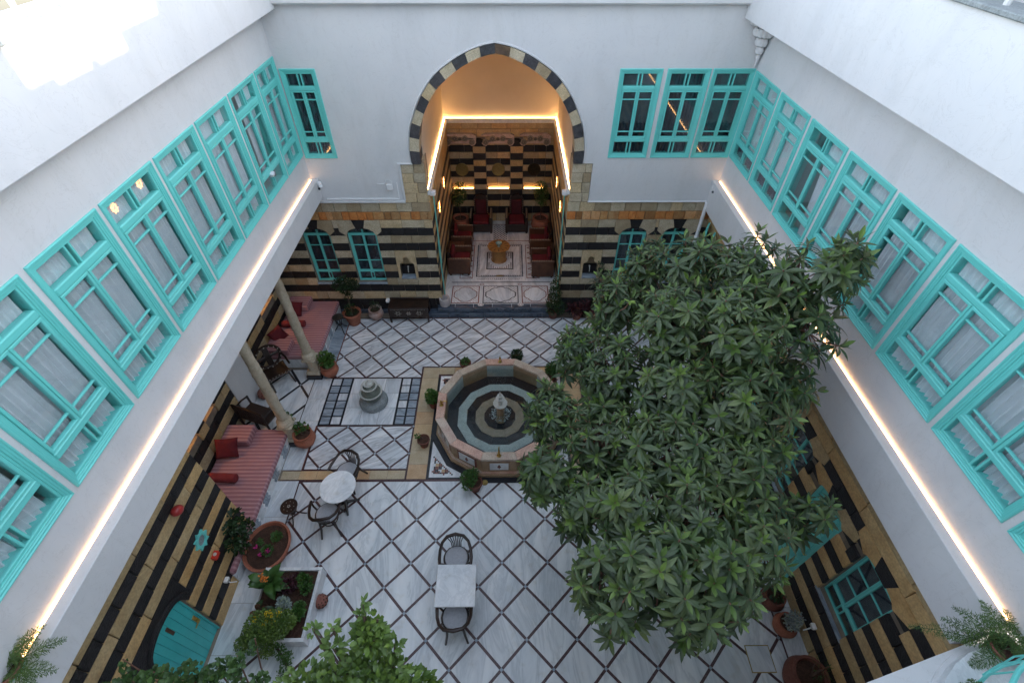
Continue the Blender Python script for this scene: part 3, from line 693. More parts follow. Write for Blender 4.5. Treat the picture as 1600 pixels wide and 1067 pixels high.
part('plaster_edge', MB().cbox(-4.98, -2.47, -.035, .02, 3.575, 3.63, .01).cbox(-2.515, -2.46, -.035, .02, 3.63, 4.55, .01).cbox(-2.53, -2.17, -.03, .02, 4.53, 4.565, .01).cbox(1.94, 5.1, -.035, .02, 3.575, 3.60, .01), mPlaster, up)
part('trunking', MB().cbox(-4.35, -2.62, -.03, .0, 3.66, 3.69, .004).cbox(-2.62, -2.60, -.02, .0, 3.66, 4.1, .004), mWhitePaint, up)
# overhanging storey above and its corner corbel
ov = thing('overhanging_storey', 'white overhanging top storey across the far end of the court', 'wall', (0, 10.48, 0))
part('plaster', MB().cbox(-4.9, 5.1, 0, .8, 7.60, 9.2, .03), mPlaster, ov)
cb = thing('corner_corbel', 'white carved plaster corbel high in the far right corner', 'corbel', (4.93, 10.60, 6.78)); cb.scale = (.8, .8, .8)
for i, (zz, s) in enumerate(((0, .05), (.18, .12), (.38, .22), (.60, .34), (.82, .48))):
    mb = MB()
    for k in range(5):
        a = math.pi+k*math.pi/8; mb.lathe([(.005, zz-.02), (.05+s*.10, zz+.02), (.06+s*.16, zz+.10), (.04+s*.12, zz+.17), (.0, zz+.19)], 10, (s*math.cos(a), s*math.sin(a), 0))
    part('carved_tier', mb, mPlaster, cb, True)
part('shaft', MB().lathe([(.02, -.3), (.03, -.2), (.06, -.05), (.05, 0)], 10), mPlaster, cb, True)

# ------------------------------------------------------------------ side walls, upper storeys
def side_storey(label, X, rz, wins, zs, zh, ledge_z, side):
    t = thing('plastered_storey', label, 'wall', (X, 0, 0), rz)
    f = 1 if side == 'L' else -1
    xs = [(y0, y1) if f == 1 else (-y1, -y0) for y0, y1, _, _ in wins]
    xa, xb = (-1.5, 11.2) if f == 1 else (-11.2, 1.5)
    pl = MB(); holed(pl, xa, xb, ledge_z-.02, 7.60, 0, .4, [(a+.05, b-.05, zs+.05, zh-.05) for a, b in xs]); part('plaster', pl, mPlaster, t)
    for (a, b), (_, _, cur, fl) in zip(xs, wins): upper_window(t, a, zs, b-a, zh-zs, cur, fl, tie=(cur == 'tied'))
    return t
def ledge(label, X, rz, side, ya, yb, zt, zb, wd, xin):
    f = 1 if side == 'L' else -1; a, b = (ya, yb) if f == 1 else (-yb, -ya)
    t = thing('beam_ledge', label, 'ledge', (X, 0, 0), rz)
    part('beam', MB().cbox(a, b, -wd, xin, zb, zt-.03, .006), mPlaster, t)
    part('coping', MB().cbox(a, b, -wd-.012, -.030, zt-.03, zt, .006), mPlaster, t)
    part('led_channel', MB().box(a, b, -.030, -.002, zt-.028, zt-.012), mWhitePaint, t)
    part('light_strip', MB().box(a+.05, b-.05, -.024, -.008, zt-.0115, zt-.004), mLedW, t)
    return t
LW = [(.0, 1.10, 'pale', False), (1.38, 2.49, 'pale', False), (2.56, 3.66, 'pale', False), (3.75, 4.86, 'pale', False), (4.93, 6.04, 'pale', False), (6.11, 7.22, 'pale', False), (7.29, 8.40, 'pale', False), (8.48, 9.58, 'tied', False), (9.65, 10.62, 'pale', True)]
side_storey('white left storey carrying a row of turquoise curtained windows', -4.60, A, LW[1:], 4.76, 6.74, 4.16, 'L')
ledge('white ledge with warm light strip below the left windows', -4.60, A, 'L', -1.5, 10.66, 4.19, 3.72, .16, .42)
RW = [(.90, 2.02, 'pale', False), (2.10, 3.25, 'pale', False), (3.32, 4.47, 'pale', False), (4.54, 5.62, 'pale', True), (5.69, 6.85, 'pale', False), (6.93, 8.08, 'open', False), (8.17, 9.33, 'blind', False), (9.41, 10.57, 'blind', False)]
side_storey('white right storey carrying a row of turquoise windows above the tree', 5.00, -A, RW, 4.75, 6.50, 4.10, 'R')
ledge('white ledge with warm light strip below the right windows', 5.00, -A, 'R', 1.34, 10.66, 4.13, 3.40, .16, .60)
# storeys above, stepping out over the court
def top_storey(label, X, rz, side, yl, zb_far, zb_near, zl, gap=None):
    f = 1 if side == 'L' else -1
    t = thing('overhanging_storey', label, 'wall', (X, 0, 0), rz)
    mb = MB()
    def bx(y0, y1, za0, za1, zt, d0=0, d1=.95):
        a, b = (y0, y1) if f == 1 else (-y0, -y1)
        vs = [(a, d0, za0), (b, d0, za1), (b, d1, za1), (a, d1, za0), (a, d0, zt), (b, d0, zt), (b, d1, zt), (a, d1, zt)]
        fs = [(0, 3, 2, 1), (4, 5, 6, 7), (0, 1, 5, 4), (1, 2, 6, 5), (2, 3, 7, 6), (3, 0, 4, 7)]
        mb.add(vs, fs if f == 1 else [tuple(reversed(q)) for q in fs])
    bx(-1.5, 10.6, zb_near, zb_far, zl)
    part('plaster', mb, mPlaster, t)
    a, b = (-1.5, yl) if f == 1 else (-yl, 1.5)
    part('window_ledge', MB().cbox(a, b, -.05, .35, zl+.001, zl+.05, .01), mDust if f == 1 else mGreyStone, t)
    # posts and slender balusters of the gallery, solid wall beyond
    for i in range(5):
        y = yl-.1-i*1.55; x = y*f
        part('pillar', MB().lathe([(.10, 0), (.10, .06), (.07, .10), (.055, .5), (.06, 1.2), (.085, 1.35), (.12, 1.5)], 14, (x, .15, zl+.05)), mPlaster, t, True)
    for i in range(22):
        y = yl-.35-i*.30; x = y*f
        part('baluster', MB().lathe([(.03, 0), (.03, .04), (.018, .07), (.035, .25), (.02, .5), (.03, .6)], 8, (x, .12, zl+.05)), mPlaster, t, True)
    c, d = (yl, 10.6) if f == 1 else (-10.6, -yl)
    part('upper_wall', MB().box(c, d, .02, .9, zl+.05, zl+1.6), mPlaster, t)
    return t
top_storey('white overhanging gallery storey at upper left with sunlit ledge', -4.25, A, 'L', 7.6, 7.53, 7.50, 8.37)
top_storey('white overhanging gallery storey at upper right with grey ledge', 4.45, -A, 'R', 5.9, 7.38, 7.52, 8.50)
# unseen parapet added over the right side; its stepped gap shapes the sun patch
par = thing('sun_gate_parapet', 'unseen white parapet added above the upper right gallery to shape the sun patch', 'parapet', (4.45, 0, 0), -A)
part('plaster', MB().box(-10.6, -7.0, .9, 1.1, 8.5, 12.2).box(-4.66, 1.5, .9, 1.1, 8.5, 12.2).box(-7.0, -4.66, .9, 1.1, 8.5, 10.56).box(-5.65, -5.50, .9, 1.1, 10.56, 10.62).box(-7.0, -6.15, .9, 1.1, 10.56, 10.74).box(-5.0, -4.66, .9, 1.1, 10.56, 10.63), mPlaster, par)
near = ob('near_wall', None, kind='structure') if False else None
nw = thing('near_facade', 'white plastered wall and ledge at the near right corner', 'wall', (0, 0, 0))
part('plaster', MB().prism([(5.6, 1.40), (5.02, 1.34), (3.0, .80), (0, -.2), (-5.6, -.9), (-5.6, -1.6), (5.6, -1.6)], 2.9, 3.9, 'z'), mPlaster, nw)
part('lower_wall', MB().box(-5.6, 5.6, -1.7, -1.55, 0, 3), mPlaster, nw)
part('bounce_wall', MB().box(-5.6, 5.6, -1.75, -1.6, 3.8, 10.5), mPlaster, nw)  # unseen wall behind the camera, added to balance the bounced light

# ------------------------------------------------------------------ side walls, lower storeys of striped stone
lwall = thing('stone_wall', 'striped gold and black stone wall with small turquoise door at lower left', 'wall', (-5.04, 0, 0), A)
DX0, DX1 = 1.62, 2.45
core = MB(); holed(core, -1.0, 4.14, 0, 3.73, .03, .9, [(DX0, DX1, 0, 1.66)]); part('wall_core', core, mMortar, lwall)
blocks(lwall, -.5, 4.15, stripes(mGold, mBlack, (.7, 1.3), (.30, .42), 0, 13), [(DX0-.02, DX1+.02, 0, 1.48), (DX0-.16, DX1+.16, 1.26, 1.92)], limit=250, proud=.012)
# end face of that wall towards the divan
endf = ob('end_face', None, lwall, (4.15, 0, 0), (0, 0, A)); endf['kind'] = 'structure'
for i, (z0, z1, m, a, b) in enumerate(stripes(mGold, mBlack, lo=0, hi=13)):
    for k in range(3): part('stone_block', block_mesh(.38, z1-z0), m, endf, loc=(.2+.38*k, 0, (z0+z1)/2))
# door with arched stone head
xc = (DX0+DX1)/2; hw = (DX1-DX0)/2
def arcz(t, r=1.0, z=1.44, rise=.20): return z+rise*math.sqrt(max(0, 1-min(1, abs(t)/(hw*r))**2))
for k in range(7):
    t0, t1 = -hw-.16+k*(2*hw+.32)/7, -hw-.16+(k+1)*(2*hw+.32)/7
    q = [(xc+t, arcz(t, 1.0) if abs(t) < hw else 1.28) for t in (t0, (t0*2+t1)/3, (t0+2*t1)/3, t1)]
    o = [(xc+t, 1.92) for t in (t1, t0)]
    part('voussoir', MB().prism(q+o, -.014, .22), mBlack, lwall)
part('arch_moulding', MB().tube([(xc+(hw+.10)*math.cos(a_), -.02, 1.40+.36*math.sin(a_)) for a_ in [math.pi*k/16 for k in range(17)]], .030, 8), mBlack, lwall, True)
door = thing('wooden_door', 'small turquoise plank door with arched top and brass handle', 'door', (-5.04-.08, 0, 0), A)
n = 7
for i in range(n):
    a, b = DX0+.02+(DX1-DX0-.04)*i/n, DX0+.02+(DX1-DX0-.04)*(i+1)/n
    part('plank', MB().prism([(a+.003, .02), (b-.003, .02), (b-.003, arcz(b-xc)-.03), ((a+b)/2, arcz((a+b)/2-xc)-.03), (a+.003, arcz(a-xc)-.03)], -.03-R.uniform(0, .003), .02), mTurqDk, door)
part('door_back', MB().prism([(DX0, .01), (DX1, .01)]+[(xc+hw*math.cos(t), arcz(hw*math.cos(t))) for t in [math.pi*k/12 for k in range(13)]], -.02, .03), mTurqDk, door)
part('door_edge', MB().cbox(DX0, DX0+.03, -.055, .03, .0, 1.44, .005).cbox(DX1-.03, DX1, -.055, .03, 0, 1.44, .005).tube([(xc+(hw-.015)*math.cos(t), -.02, arcz((hw-.015)*math.cos(t))-.02) for t in [math.pi*k/14 for k in range(15)]], .022, 6), mTurqDk, door)
part('handle_plate', MB().cbox(2.33, 2.39, -.045, -.030, .66, .90, .004), mBrass, door)
part('handle', MB().tube([(2.36, -.03, .80), (2.36, -.09, .80), (2.34, -.10, .80), (2.23, -.10, .79)], [.012, .012, .011, .009], 8).lathe([(.016, 0), (.02, .01), (0, .02)], 8, (2.36, -.05, .72)), mBrass, door, True)
part('letter_slot', MB().cbox(2.03, 2.08, -.045, -.030, 1.20, 1.44, .003), mWood, door)

rwall = thing('stone_wall', 'striped gold and black stone wall with turquoise windows behind the tree', 'wall', (5.05, 0, 0), -A)
rws = [(-2.66, -1.93, 1.12, 2.55), (-4.98, -4.25, 1.12, 2.55), (-6.4, -5.7, 1.12, 2.55), (-8.4, -7.7, 1.12, 2.55)]
rdoor = (-3.84, -3.10, 0.0, 2.35)
core = MB(); holed(core, -10.9, 1.2, 0, 3.5, .03, .7, [hole(r, .22) for r in rws]+[hole(rdoor, .2)]); part('wall_core', core, mMortar, rwall)
op = []
for r in rws+[rdoor]: op += [(r[0], r[1], r[2], r[3]), (r[0]-.26, r[1]+.26, 2.39 if r is not rdoor else 2.16, 2.83 if r is not rdoor else 2.62)]
blocks(rwall, -10.7, .6, stripes(mGold, mBlack, (.7, 1.4), (.32, .48), 0, 15), op, limit=290, proud=.012)
for r in rws: 
    arch_head(rwall, r[0], r[1], 2.52, .10, 2.84, mGold, .26, (.13, .20)); lower_window(rwall, r[0]-.03, r[1]+.03, r[2]-.04, 2.50, .12, ydep=.10, rows=(.33, .33, .33), cols=2)
arch_head(rwall, rdoor[0], rdoor[1], 2.32, .12, 2.62, mGold, .26, (.13, .20))
rd = thing('wooden_door', 'turquoise panelled door in the right wall behind the tree', 'door', (5.05+.06, 0, 0), -A)
dm = MB(); rect_ring(dm, rdoor[0], rdoor[1], 0.01, 2.40, .07, -.03, .04, .006); part('door_frame', dm, mTurq, rd)
part('door_leaf', MB().cbox(rdoor[0]+.07, rdoor[1]-.07, -.005, .03, .07, 2.33, .004), mTurq, rd)
for zz in (.15, .9, 1.65): part('door_panel', MB().cbox(rdoor[0]+.13, (rdoor[0]+rdoor[1])/2-.03, -.02, .0, zz, zz+.6, .008).cbox((rdoor[0]+rdoor[1])/2+.03, rdoor[1]-.13, -.02, .0, zz, zz+.6, .008), mTurq, rd)
part('handle', MB().tube([(rdoor[1]-.10, -.0, 1.05), (rdoor[1]-.10, -.05, 1.05), (rdoor[1]-.2, -.05, 1.05)], .01, 8), mBrass, rd, True)
# shutters standing open by the far end of the right wall, and the downpipe
for yy, rot in ((10.42, .5), (9.98, .5)):
    sh = thing('window_shutter', 'narrow turquoise shutter leaf standing open on the %s in the far right corner' % ('far side' if yy > 10.2 else 'near side'), 'shutter', (4.98, yy, 1.9), -A-rot)
    mb = MB(); rect_ring(mb, 0, .30, 0, 1.25, .045, -.02, .02); mb.cbox(.04, .26, -.012, .012, .60, .64, .004); part('frame', mb, mTurq, sh)
    part('pane', MB().box(.04, .26, -.002, .002, .04, 1.21), mGlassDk, sh)
pp = thing('downpipe', 'white plastic downpipe in the far right corner under the ledge', 'pipe', (4.84, 10.60, 0))
part('pipe', MB().tube([(0, 0, .05), (0, 0, 3.58)], .045, 12), mWhitePaint, pp, True); part('bracket', MB().lathe([(.05, 0), (.056, .01), (.056, .04), (.05, .05)], 12, (0, 0, 2.6)), mWhitePaint, pp, True)

# recess on the left behind the columns
rec = thing('recess_wall', 'shaded striped stone wall with lit shelves behind the columns', 'wall', (-6.28, 0, 0), A)
nch = [(5.90, 6.35, 1.20, 1.75), (9.15, 10.0, 1.20, 1.75), (5.0, 5.6, 1.2, 1.75)]
core = MB(); holed(core, 4.1, 10.75, 0, 3.8, .03, .45, nch); part('wall_core', core, mMortar, rec)
blocks(rec, 4.1, 10.72, stripes(mCream, mBlack, (.3, .6), (.3, .5), 0, 15), nch+[(6.95, 7.95, 0, 2.2)], limit=200)
for i, r in enumerate(nch):
    part('shelf_niche', MB().box(r[0], r[1], .25, .28, r[2], r[3]), mCream, rec)
    part('shelf', MB().cbox(r[0]-.03, r[1]+.03, -.05, .25, r[3]-.04, r[3], .006), mCream, rec)
    part('light_strip', MB().box(r[0]+.03, r[1]-.03, .20, .22, r[3]-.056, r[3]-.042), mLedN, rec)
part('plaster_panel', MB().box(6.95, 7.95, -.02, .04, 0, 2.2), mPlaster, rec)
cl = thing('recess_ceiling', 'plain ceiling slab over the seating recess', 'ceiling', (-5.8, 7.4, 3.74)); part('slab', MB().box(-.9, .7, -3.4, 3.4, 0, .3), mPlasterWarmLit, cl)

# ------------------------------------------------------------------ the arched recess (iwan)
YB = 15.25
iw = thing('arched_recess', 'tall vaulted sitting recess with striped stone walls and amber light strip', 'alcove', (0, 0, 0))
FZ = .30
part('floor_slab', MB().box(-2.05, 1.62, 10.62, YB+.1, 0, FZ-.006), mMarbleB, iw)
# step front in dark slabs
for z0, z1, y0 in ((0, .15, 10.44), (.15, FZ, 10.50)):
    x = -2.32 if z0 == 0 else -2.03
    xe = 1.36
    while x < xe-.05:
        w_ = min(R.uniform(.42, .6), xe-x); part('step_slab', MB().cbox(x+.003, x+w_-.003, y0, 10.70, z0+.002, z1, .006), mMarbleB, iw); x += w_
def ipatch(x0, x1, y0, y1, m, z=0, name='marble_tile'): return part(name, MB().box(x0, x1, y0, y1, FZ-.008, FZ+z), m, iw)
ipatch(-1.95, 1.5, 10.56, YB, mMarble, -.004)
for x0, x1 in ((-1.93, -1.70), (1.29, 1.46)): ipatch(x0, x1, 10.6, 11.75, mMarble)
# front row: three framed cartouche panels
def cart(cx, cy, w, h, m_line, mesh_m, lobes):
    ipatch(cx-w/2, cx+w/2, cy-h/2, cy+h/2, m_line, .001, 'panel_border'); ipatch(cx-w/2+.03, cx+w/2-.03, cy-h/2+.03, cy+h/2-.03, mesh_m, .002, 'lattice_panel')
    chips = MB()
    nx, ny = int((w-.08)/.045), int((h-.08)/.045)
    for i in range(nx):
        for j in range(ny):
            x, y = cx-w/2+.04+(i+.5)*(w-.08)/nx, cy-h/2+.04+(j+.5)*(h-.08)/ny
            if (i+j) % 2: chips.prism([(x-.014, y), (x, y-.014), (x+.014, y), (x, y+.014)], FZ, FZ+.003, 'z')
    part('mosaic_chips', chips, m_line, iw, kind='stuff')
    def shape(k):
        pts = []
        for i in range(96):
            t = 2*math.pi*i/96; r = 1+.09*abs(math.sin(t*lobes/2))-.05; ex = .40*w*k; ey = .40*h*k
            c_, s_ = math.cos(t), math.sin(t); q = (abs(c_)**1.5+abs(s_)**1.5)**(-1/1.5)
            pts.append((cx+ex*r*c_*q*1.05, cy+ey*r*s_*q*1.05))
        return pts
    part('cartouche_line', MB().prism(shape(1.06), FZ, FZ+.004, 'z'), m_line, iw); part('cartouche', MB().prism(shape(.985), FZ, FZ+.0055, 'z'), mMarble, iw)
cart(-1.27, 11.13, .82, .80, mInlayR, mMarbleT, 8); cart(-.225, 11.13, 1.06, .80, mInk, mMarbleT, 10); cart(.80, 11.13, .80, .80, mInlayR, mMarbleT, 8)
for cx, cy in ((-.80, 11.60), (.36, 11.60), (-.80, 10.66), (.36, 10.66)):
    mb = MB(); mb.prism([(cx+.09*math.cos(k*math.pi/4), cy+.07*math.sin(k*math.pi/4)) for k in range(8)], FZ, FZ+.002, 'z'); part('rosette', mb, mMarbleT, iw)
    mb = MB()
    for k in range(8): a = k*math.pi/4; mb.prism([(cx+.03*math.cos(a), cy+.025*math.sin(a)), (cx+.06*math.cos(a+.25), cy+.05*math.sin(a+.25)), (cx+.08*math.cos(a), cy+.065*math.sin(a)), (cx+.06*math.cos(a-.25), cy+.05*math.sin(a-.25))], FZ, FZ+.004, 'z')
    part('rosette_petals', mb, mInlayR, iw, kind='stuff')
def linebox(x0, x1, y0, y1, wd, m, z=.003):
    mb = MB()
    for a in ((x0, x1, y0, y0+wd), (x0, x1, y1-wd, y1), (x0, x0+wd, y0+wd, y1-wd), (x1-wd, x1, y0+wd, y1-wd)): mb.box(*a, FZ-.006, FZ+z)
    part('inlay_line', mb, m, iw)
part('inlay_line', MB().box(-1.72, 1.3, 11.70, 11.725, FZ-.004, FZ+.003), mInk, iw)
ipatch(-1.05, .52, 11.80, 13.85, mMarble, .001); linebox(-1.0, .47, 11.98, 13.72, .035, mMarbleB); 
ipatch(-.88, .35, 12.10, 13.60, mMarble, .003)
ch = MB()
for i in range(22):
    y = 12.05+i*.073
    for s, x in ((1, -.93), (-1, .40)): ch.prism([(x-.03, y), (x, y+.035), (x+.03, y), (x+.03, y+.02), (x, y+.055), (x-.03, y+.02)], FZ+.002, FZ+.005, 'z')
for i in range(18):
    x = -.86+i*.070
    for y in (12.03, 13.66): ch.prism([(x, y-.03), (x+.035, y), (x, y+.03), (x+.02, y+.03), (x+.055, y), (x+.02, y-.03)], FZ+.002, FZ+.005, 'z')
for i in range(24):
    for y in (11.87, 13.79): ch.box(-.97+i*.06, -.945+i*.06, y, y+.03, FZ, FZ+.004)
part('chevron_band', ch, mInk, iw, kind='stuff')
linebox(-.69, .17, 12.36, 13.30, .04, mInk, .005); ipatch(-.65, .13, 12.40, 13.26, mMarbleT, .004)
ch = MB()
for i in range(11):
    for j in range(13):
        x, y = -.61+i*.070, 12.45+j*.0635
        if math.hypot(x+.26, y-12.83) > .36: ch.prism([(x-.026, y), (x, y-.026), (x+.026, y), (x, y+.026)], FZ+.003, FZ+.0065, 'z')
part('mosaic_chips', ch, mInk, iw, kind='stuff')
part('round_field', MB().prism([(-.26+.34*math.cos(t*math.pi/16), 12.83+.34*math.sin(t*math.pi/16)) for t in range(32)], FZ, FZ+.007, 'z'), mMarble, iw)
part('oval_inlay', MB().prism([(-.26+.12*math.cos(t*math.pi/10), 12.03+.035*math.sin(t*math.pi/10)) for t in range(20)], FZ, FZ+.007, 'z'), mBrassOld, iw)
for sx, xa, xb in ((1, -1.50, -1.10), (-1, .57, .97)):
    linebox(xa, xb, 11.9, 13.7, .02, mInlayR); zz = MB()
    for i in range(6):
        y0 = 11.95+i*.29; 
        for (p, q) in (((xb-.03, y0), (xa+.05, y0+.145)), ((xa+.05, y0+.145), (xb-.03, y0+.29))):
            zz.prism([(p[0], p[1]-.012), (q[0], q[1]-.012), (q[0], q[1]+.012), (p[0], p[1]+.012)], FZ, FZ+.004, 'z')
    part('zigzag_inlay', zz, mInlayR, iw)
linebox(-1.6, 1.1, 13.95, 15.0, .02, mInlayR); ch = MB()
for i in range(9):
    for j in range(15): 
        x, y = -.47+i*.052, 14.0+j*.066
        if (i+j) % 2: ch.prism([(x-.026, y), (x, y-.033), (x+.026, y), (x, y+.033)], FZ, FZ+.004, 'z')
part('mosaic_chips', ch, mInk, iw, kind='stuff')
# side walls and rear wall of striped stone
CZ = 3.84
core = MB(); core.box(-2.5, IL-.03+.0, 11.24, YB+.4, 0, CZ-.06); core.box(IR+.03, 2.1, 11.24, YB+.4, 0, CZ-.06); core.box(-2.5, 2.1, YB+.03, YB+.5, 0, CZ-.06)
part('wall_core', core, mMortar, iw)
ILV = [.30, .60, .87, 1.10, 1.33, 1.56, 1.74, 1.95, 2.16, 2.37, 2.58, 2.80, 3.02, 3.28]
def spec_i(c=mCream): return [(a, b, (mBlack if i % 2 else c), .3, .5) for i, (a, b) in enumerate(zip(ILV, ILV[1:]))]
for nm, x, rz, a, b in (('left', IL, A, 10.72, YB), ('right', IR, -A, -YB, -10.72)):
    sd = thing('recess_side_wall', 'striped stone %s side wall inside the arched recess with two lit star lamps' % nm, 'wall', (x, 0, 0), rz)
    sp = spec_i()+[(3.28, 3.53, mGold, .4, .6), (3.53, 3.77, mGold, .4, .6)]
    blocks(sd, a, b, sp, limit=240, proud=.006)
    for yy, zz in ((11.9, 2.75), (13.2, 2.80)):
        xx = yy if nm == 'left' else -yy
        part('star_lamp', MB().prism([(xx+(.13 if k % 2 else .08)*math.cos(k*math.pi/8), zz+(.16 if k % 2 else .10)*math.sin(k*math.pi/8)) for k in range(16)], -.05, -.015), emis('lamp_glow', (1, .36, .09), 5.5), sd)
        mb = MB(); mb.tube([(xx+.145*math.cos(k*math.pi/12), -.03, zz+.18*math.sin(k*math.pi/12)) for k in range(24)], .02, 6, closed=True)
        for k in range(4): a_ = k*math.pi/4; mb.tube([(xx-.14*math.cos(a_), -.055, zz-.17*math.sin(a_)), (xx+.14*math.cos(a_), -.055, zz+.17*math.sin(a_))], .008, 5)
        part('lamp_ring', mb, mWoodDk, sd, True)
rw = thing('recess_rear_wall', 'striped rear wall of the recess with pilasters, ornament panels and lit shelves', 'wall', (0, YB, 0))
pil = [(-1.11, -.70), (.09, .50)]; bays = [(-1.88, -1.11), (-.70, .09), (.50, 1.24)]
shz = 1.74
def nonpil(z0, z1): return [(a, b, z0, z1) for a, b in pil]
for a, b in bays+[(-1.98, -1.88), (1.24, 1.5)]: 
    sp = [s for s in spec_i() if not (1.56 <= s[0] < 1.74)]; blocks(rw, a, b, sp, limit=80, dy=0.0)
for a, b in pil:
    part('pilaster_core', MB().box(a+.004, b-.004, -.09, .02, ILV[0], 3.06), mMortar, rw)
    for i, (z0, z1) in enumerate(zip(ILV, ILV[1:-1])): part('stone_block', block_mesh(b-a, z1-z0-.0, d=.12), mCream if i % 2 else mBlack, rw, loc=((a+b)/2, -.10, (z0+z1)/2-.0))
    part('keystone', MB().prism([(a, 3.03), (b, 3.03), (b-.06, 3.18), (b-.14, 3.24), (a+.14, 3.24), (a+.06, 3.18)], -.11, .0), mBlack, rw)
for a, b in bays:
    part('shelf', MB().cbox(a+.02, b-.02, -.085, .02, 1.50, 1.56, .006), mCream, rw); part('shelf_back', MB().box(a+.02, b-.02, .0, .02, 1.56, 1.74), mGold, rw)
    part('light_strip', MB().box(a+.06, b-.06, -.03, -.018, 1.561, 1.572), mLedO, rw)
for z0, z1 in ((3.28, 3.53), (3.53, 3.77)): blocks(rw, -1.98, 1.5, [(z0, z1, mGold, .4, .6)], limit=20, dy=0)
# carved ornament panels with round bosses
for bi, (a, b) in enumerate(bays):
    xc = (a+b)/2; a2, b2 = a-.12, b+.12; w_ = b2-a2
    part('ornament_panel', MB().prism([(a2, 3.14), (a2+.06, 3.06), (a2+.15, 3.04), (a2+.24, 3.12), (b2-.24, 3.12), (b2-.15, 3.04), (b2-.06, 3.06), (b2, 3.14), (b2, 3.28), (a2, 3.36), (a2+.12, 3.42), (b2-.12, 3.42), (b2, 3.36), (b2, 3.28)][::1], -.12, .0), mPink, rw)
    for x, z, r in ((a2+.13, 3.17, .10), (b2-.13, 3.17, .10), (a2+w_*.34, 3.28, .095), (b2-w_*.34, 3.28, .095), (xc, 3.27, .06)):
        mb = MB(); M_ = Matrix.Translation((x, -.12, z)) @ Matrix.Rotation(A, 4, 'X')
        q = MB().lathe([(r, 0), (r, .014), (r*.82, .02), (r*.76, .008), (r*.5, .008), (r*.45, .018), (0, .02)], 12).xf(M_); part('boss', q, mBoneInlay, rw)
        q = MB()
        for k in range(8): a_ = k*math.pi/4; q.box(-.006, .006, r*.2, r*.8, .015, .024); q.v[-8:] = [tuple(Matrix.Rotation(a_, 4, 'Z') @ Vector(v)) for v in q.v[-8:]]
        part('boss_rays', q.xf(M_), mInk, rw, kind='stuff')
for nm, x, m in (('polished brass disc plate on the left bay of the recess rear wall', -1.50, mBrassOld), ('brass disc plate in the middle bay of the recess rear wall', -.305, mBrassOld), ('dark bronze disc plate on the right bay of the recess rear wall', .87, M('dark_bronze', (.03, .02, .012), (.07, .045, .02), 20, .4, .3, metal=.7))):
    p = thing('wall_plate', nm, 'plate', (x, YB-.02, 2.23), group='round metal plates on the recess rear wall'); M_ = Matrix.Rotation(A, 4, 'X')
    part('disc', MB().lathe([(0, 0), (.21, 0), (.215, .02), (.19, .03), (.15, .018), (.06, .02), (0, .028)], 28).xf(M_), m, p, True); part('rim', MB().tube([(.205*math.cos(k*math.pi/14), -.03, .205*math.sin(k*math.pi/14)) for k in range(28)], .009, 6, closed=True), m, p, True)
# cornice ledge with amber strip, plaster walls above it
part('cornice', MB().box(-2.12, IL+.05, 10.72, YB, CZ-.10, CZ).box(IR-.05, 1.7, 10.72, YB, CZ-.10, CZ).box(IL+.05, IR-.05, YB-.09, YB+.2, CZ-.10, CZ), mMarbleT, iw)
part('light_strip', MB().box(IL-.035, IL-.02, 10.80, YB-.03, CZ+.001, CZ+.012), mLedO, iw)
part('light_strip', MB().box(IR+.02, IR+.035, 10.80, YB-.03, CZ+.001, CZ+.012), mLedO, iw)
part('light_strip', MB().box(IL-.02, IR+.02, YB-.030, YB-.015, CZ+.001, CZ+.012), mLedO, iw)
part('cornice_lip', MB().box(IL-.012, IL+.004, 10.72, YB-.04, CZ, CZ+.022).box(IR-.004, IR+.012, 10.72, YB-.04, CZ, CZ+.022).box(IL+.004, IR-.004, YB-.056, YB-.040, CZ, CZ+.022), mMarbleT, iw)
part('upper_plaster', MB().box(-2.4, IL-.06, 11.02, YB+.3, CZ, 7.4).box(IR+.06, 2.0, 11.02, YB+.3, CZ, 7.4).box(IL-.06, IR+.06, YB, YB+.3, CZ, 7.4), mPlasterWarmLit, iw)
part('jamb', MB().box(-2.4, IL-.03, 10.78, 11.02, CZ, 4.6).box(IR+.03, 2.0, 10.78, 11.02, CZ, 4.6), mPale, iw)
part('jamb_core', MB().box(-2.4, IL-.02, 10.76, 11.24, 0, CZ-.01).box(IR+.02, 2.0, 10.76, 11.24, 0, CZ-.01), mMortar, iw)
part('ceiling', MB().box(-2.4, 2.0, 10.98, YB+.3, 7.2, 7.4), mPlasterWarmLit, iw)
for s, x in (('left', IL+.05), ('right', IR-.05)):
    t = thing('folded_shutter', 'thin turquoise folding shutter edge standing against the %s jamb of the recess' % s, 'shutter', (x, 10.95, FZ))
    part('leaf', MB().cbox(-.012, .012, -.05, .03, .1, 2.0, .004), mTurq, t); part('leaf', MB().cbox(-.012, .012, .06, .14, 1.2, 3.35, .004), mTurq, t)
    part('bracket', MB().cbox(-.09, .09, -.14, .0, 3.36, 3.46, .01), mWhitePaint, t)

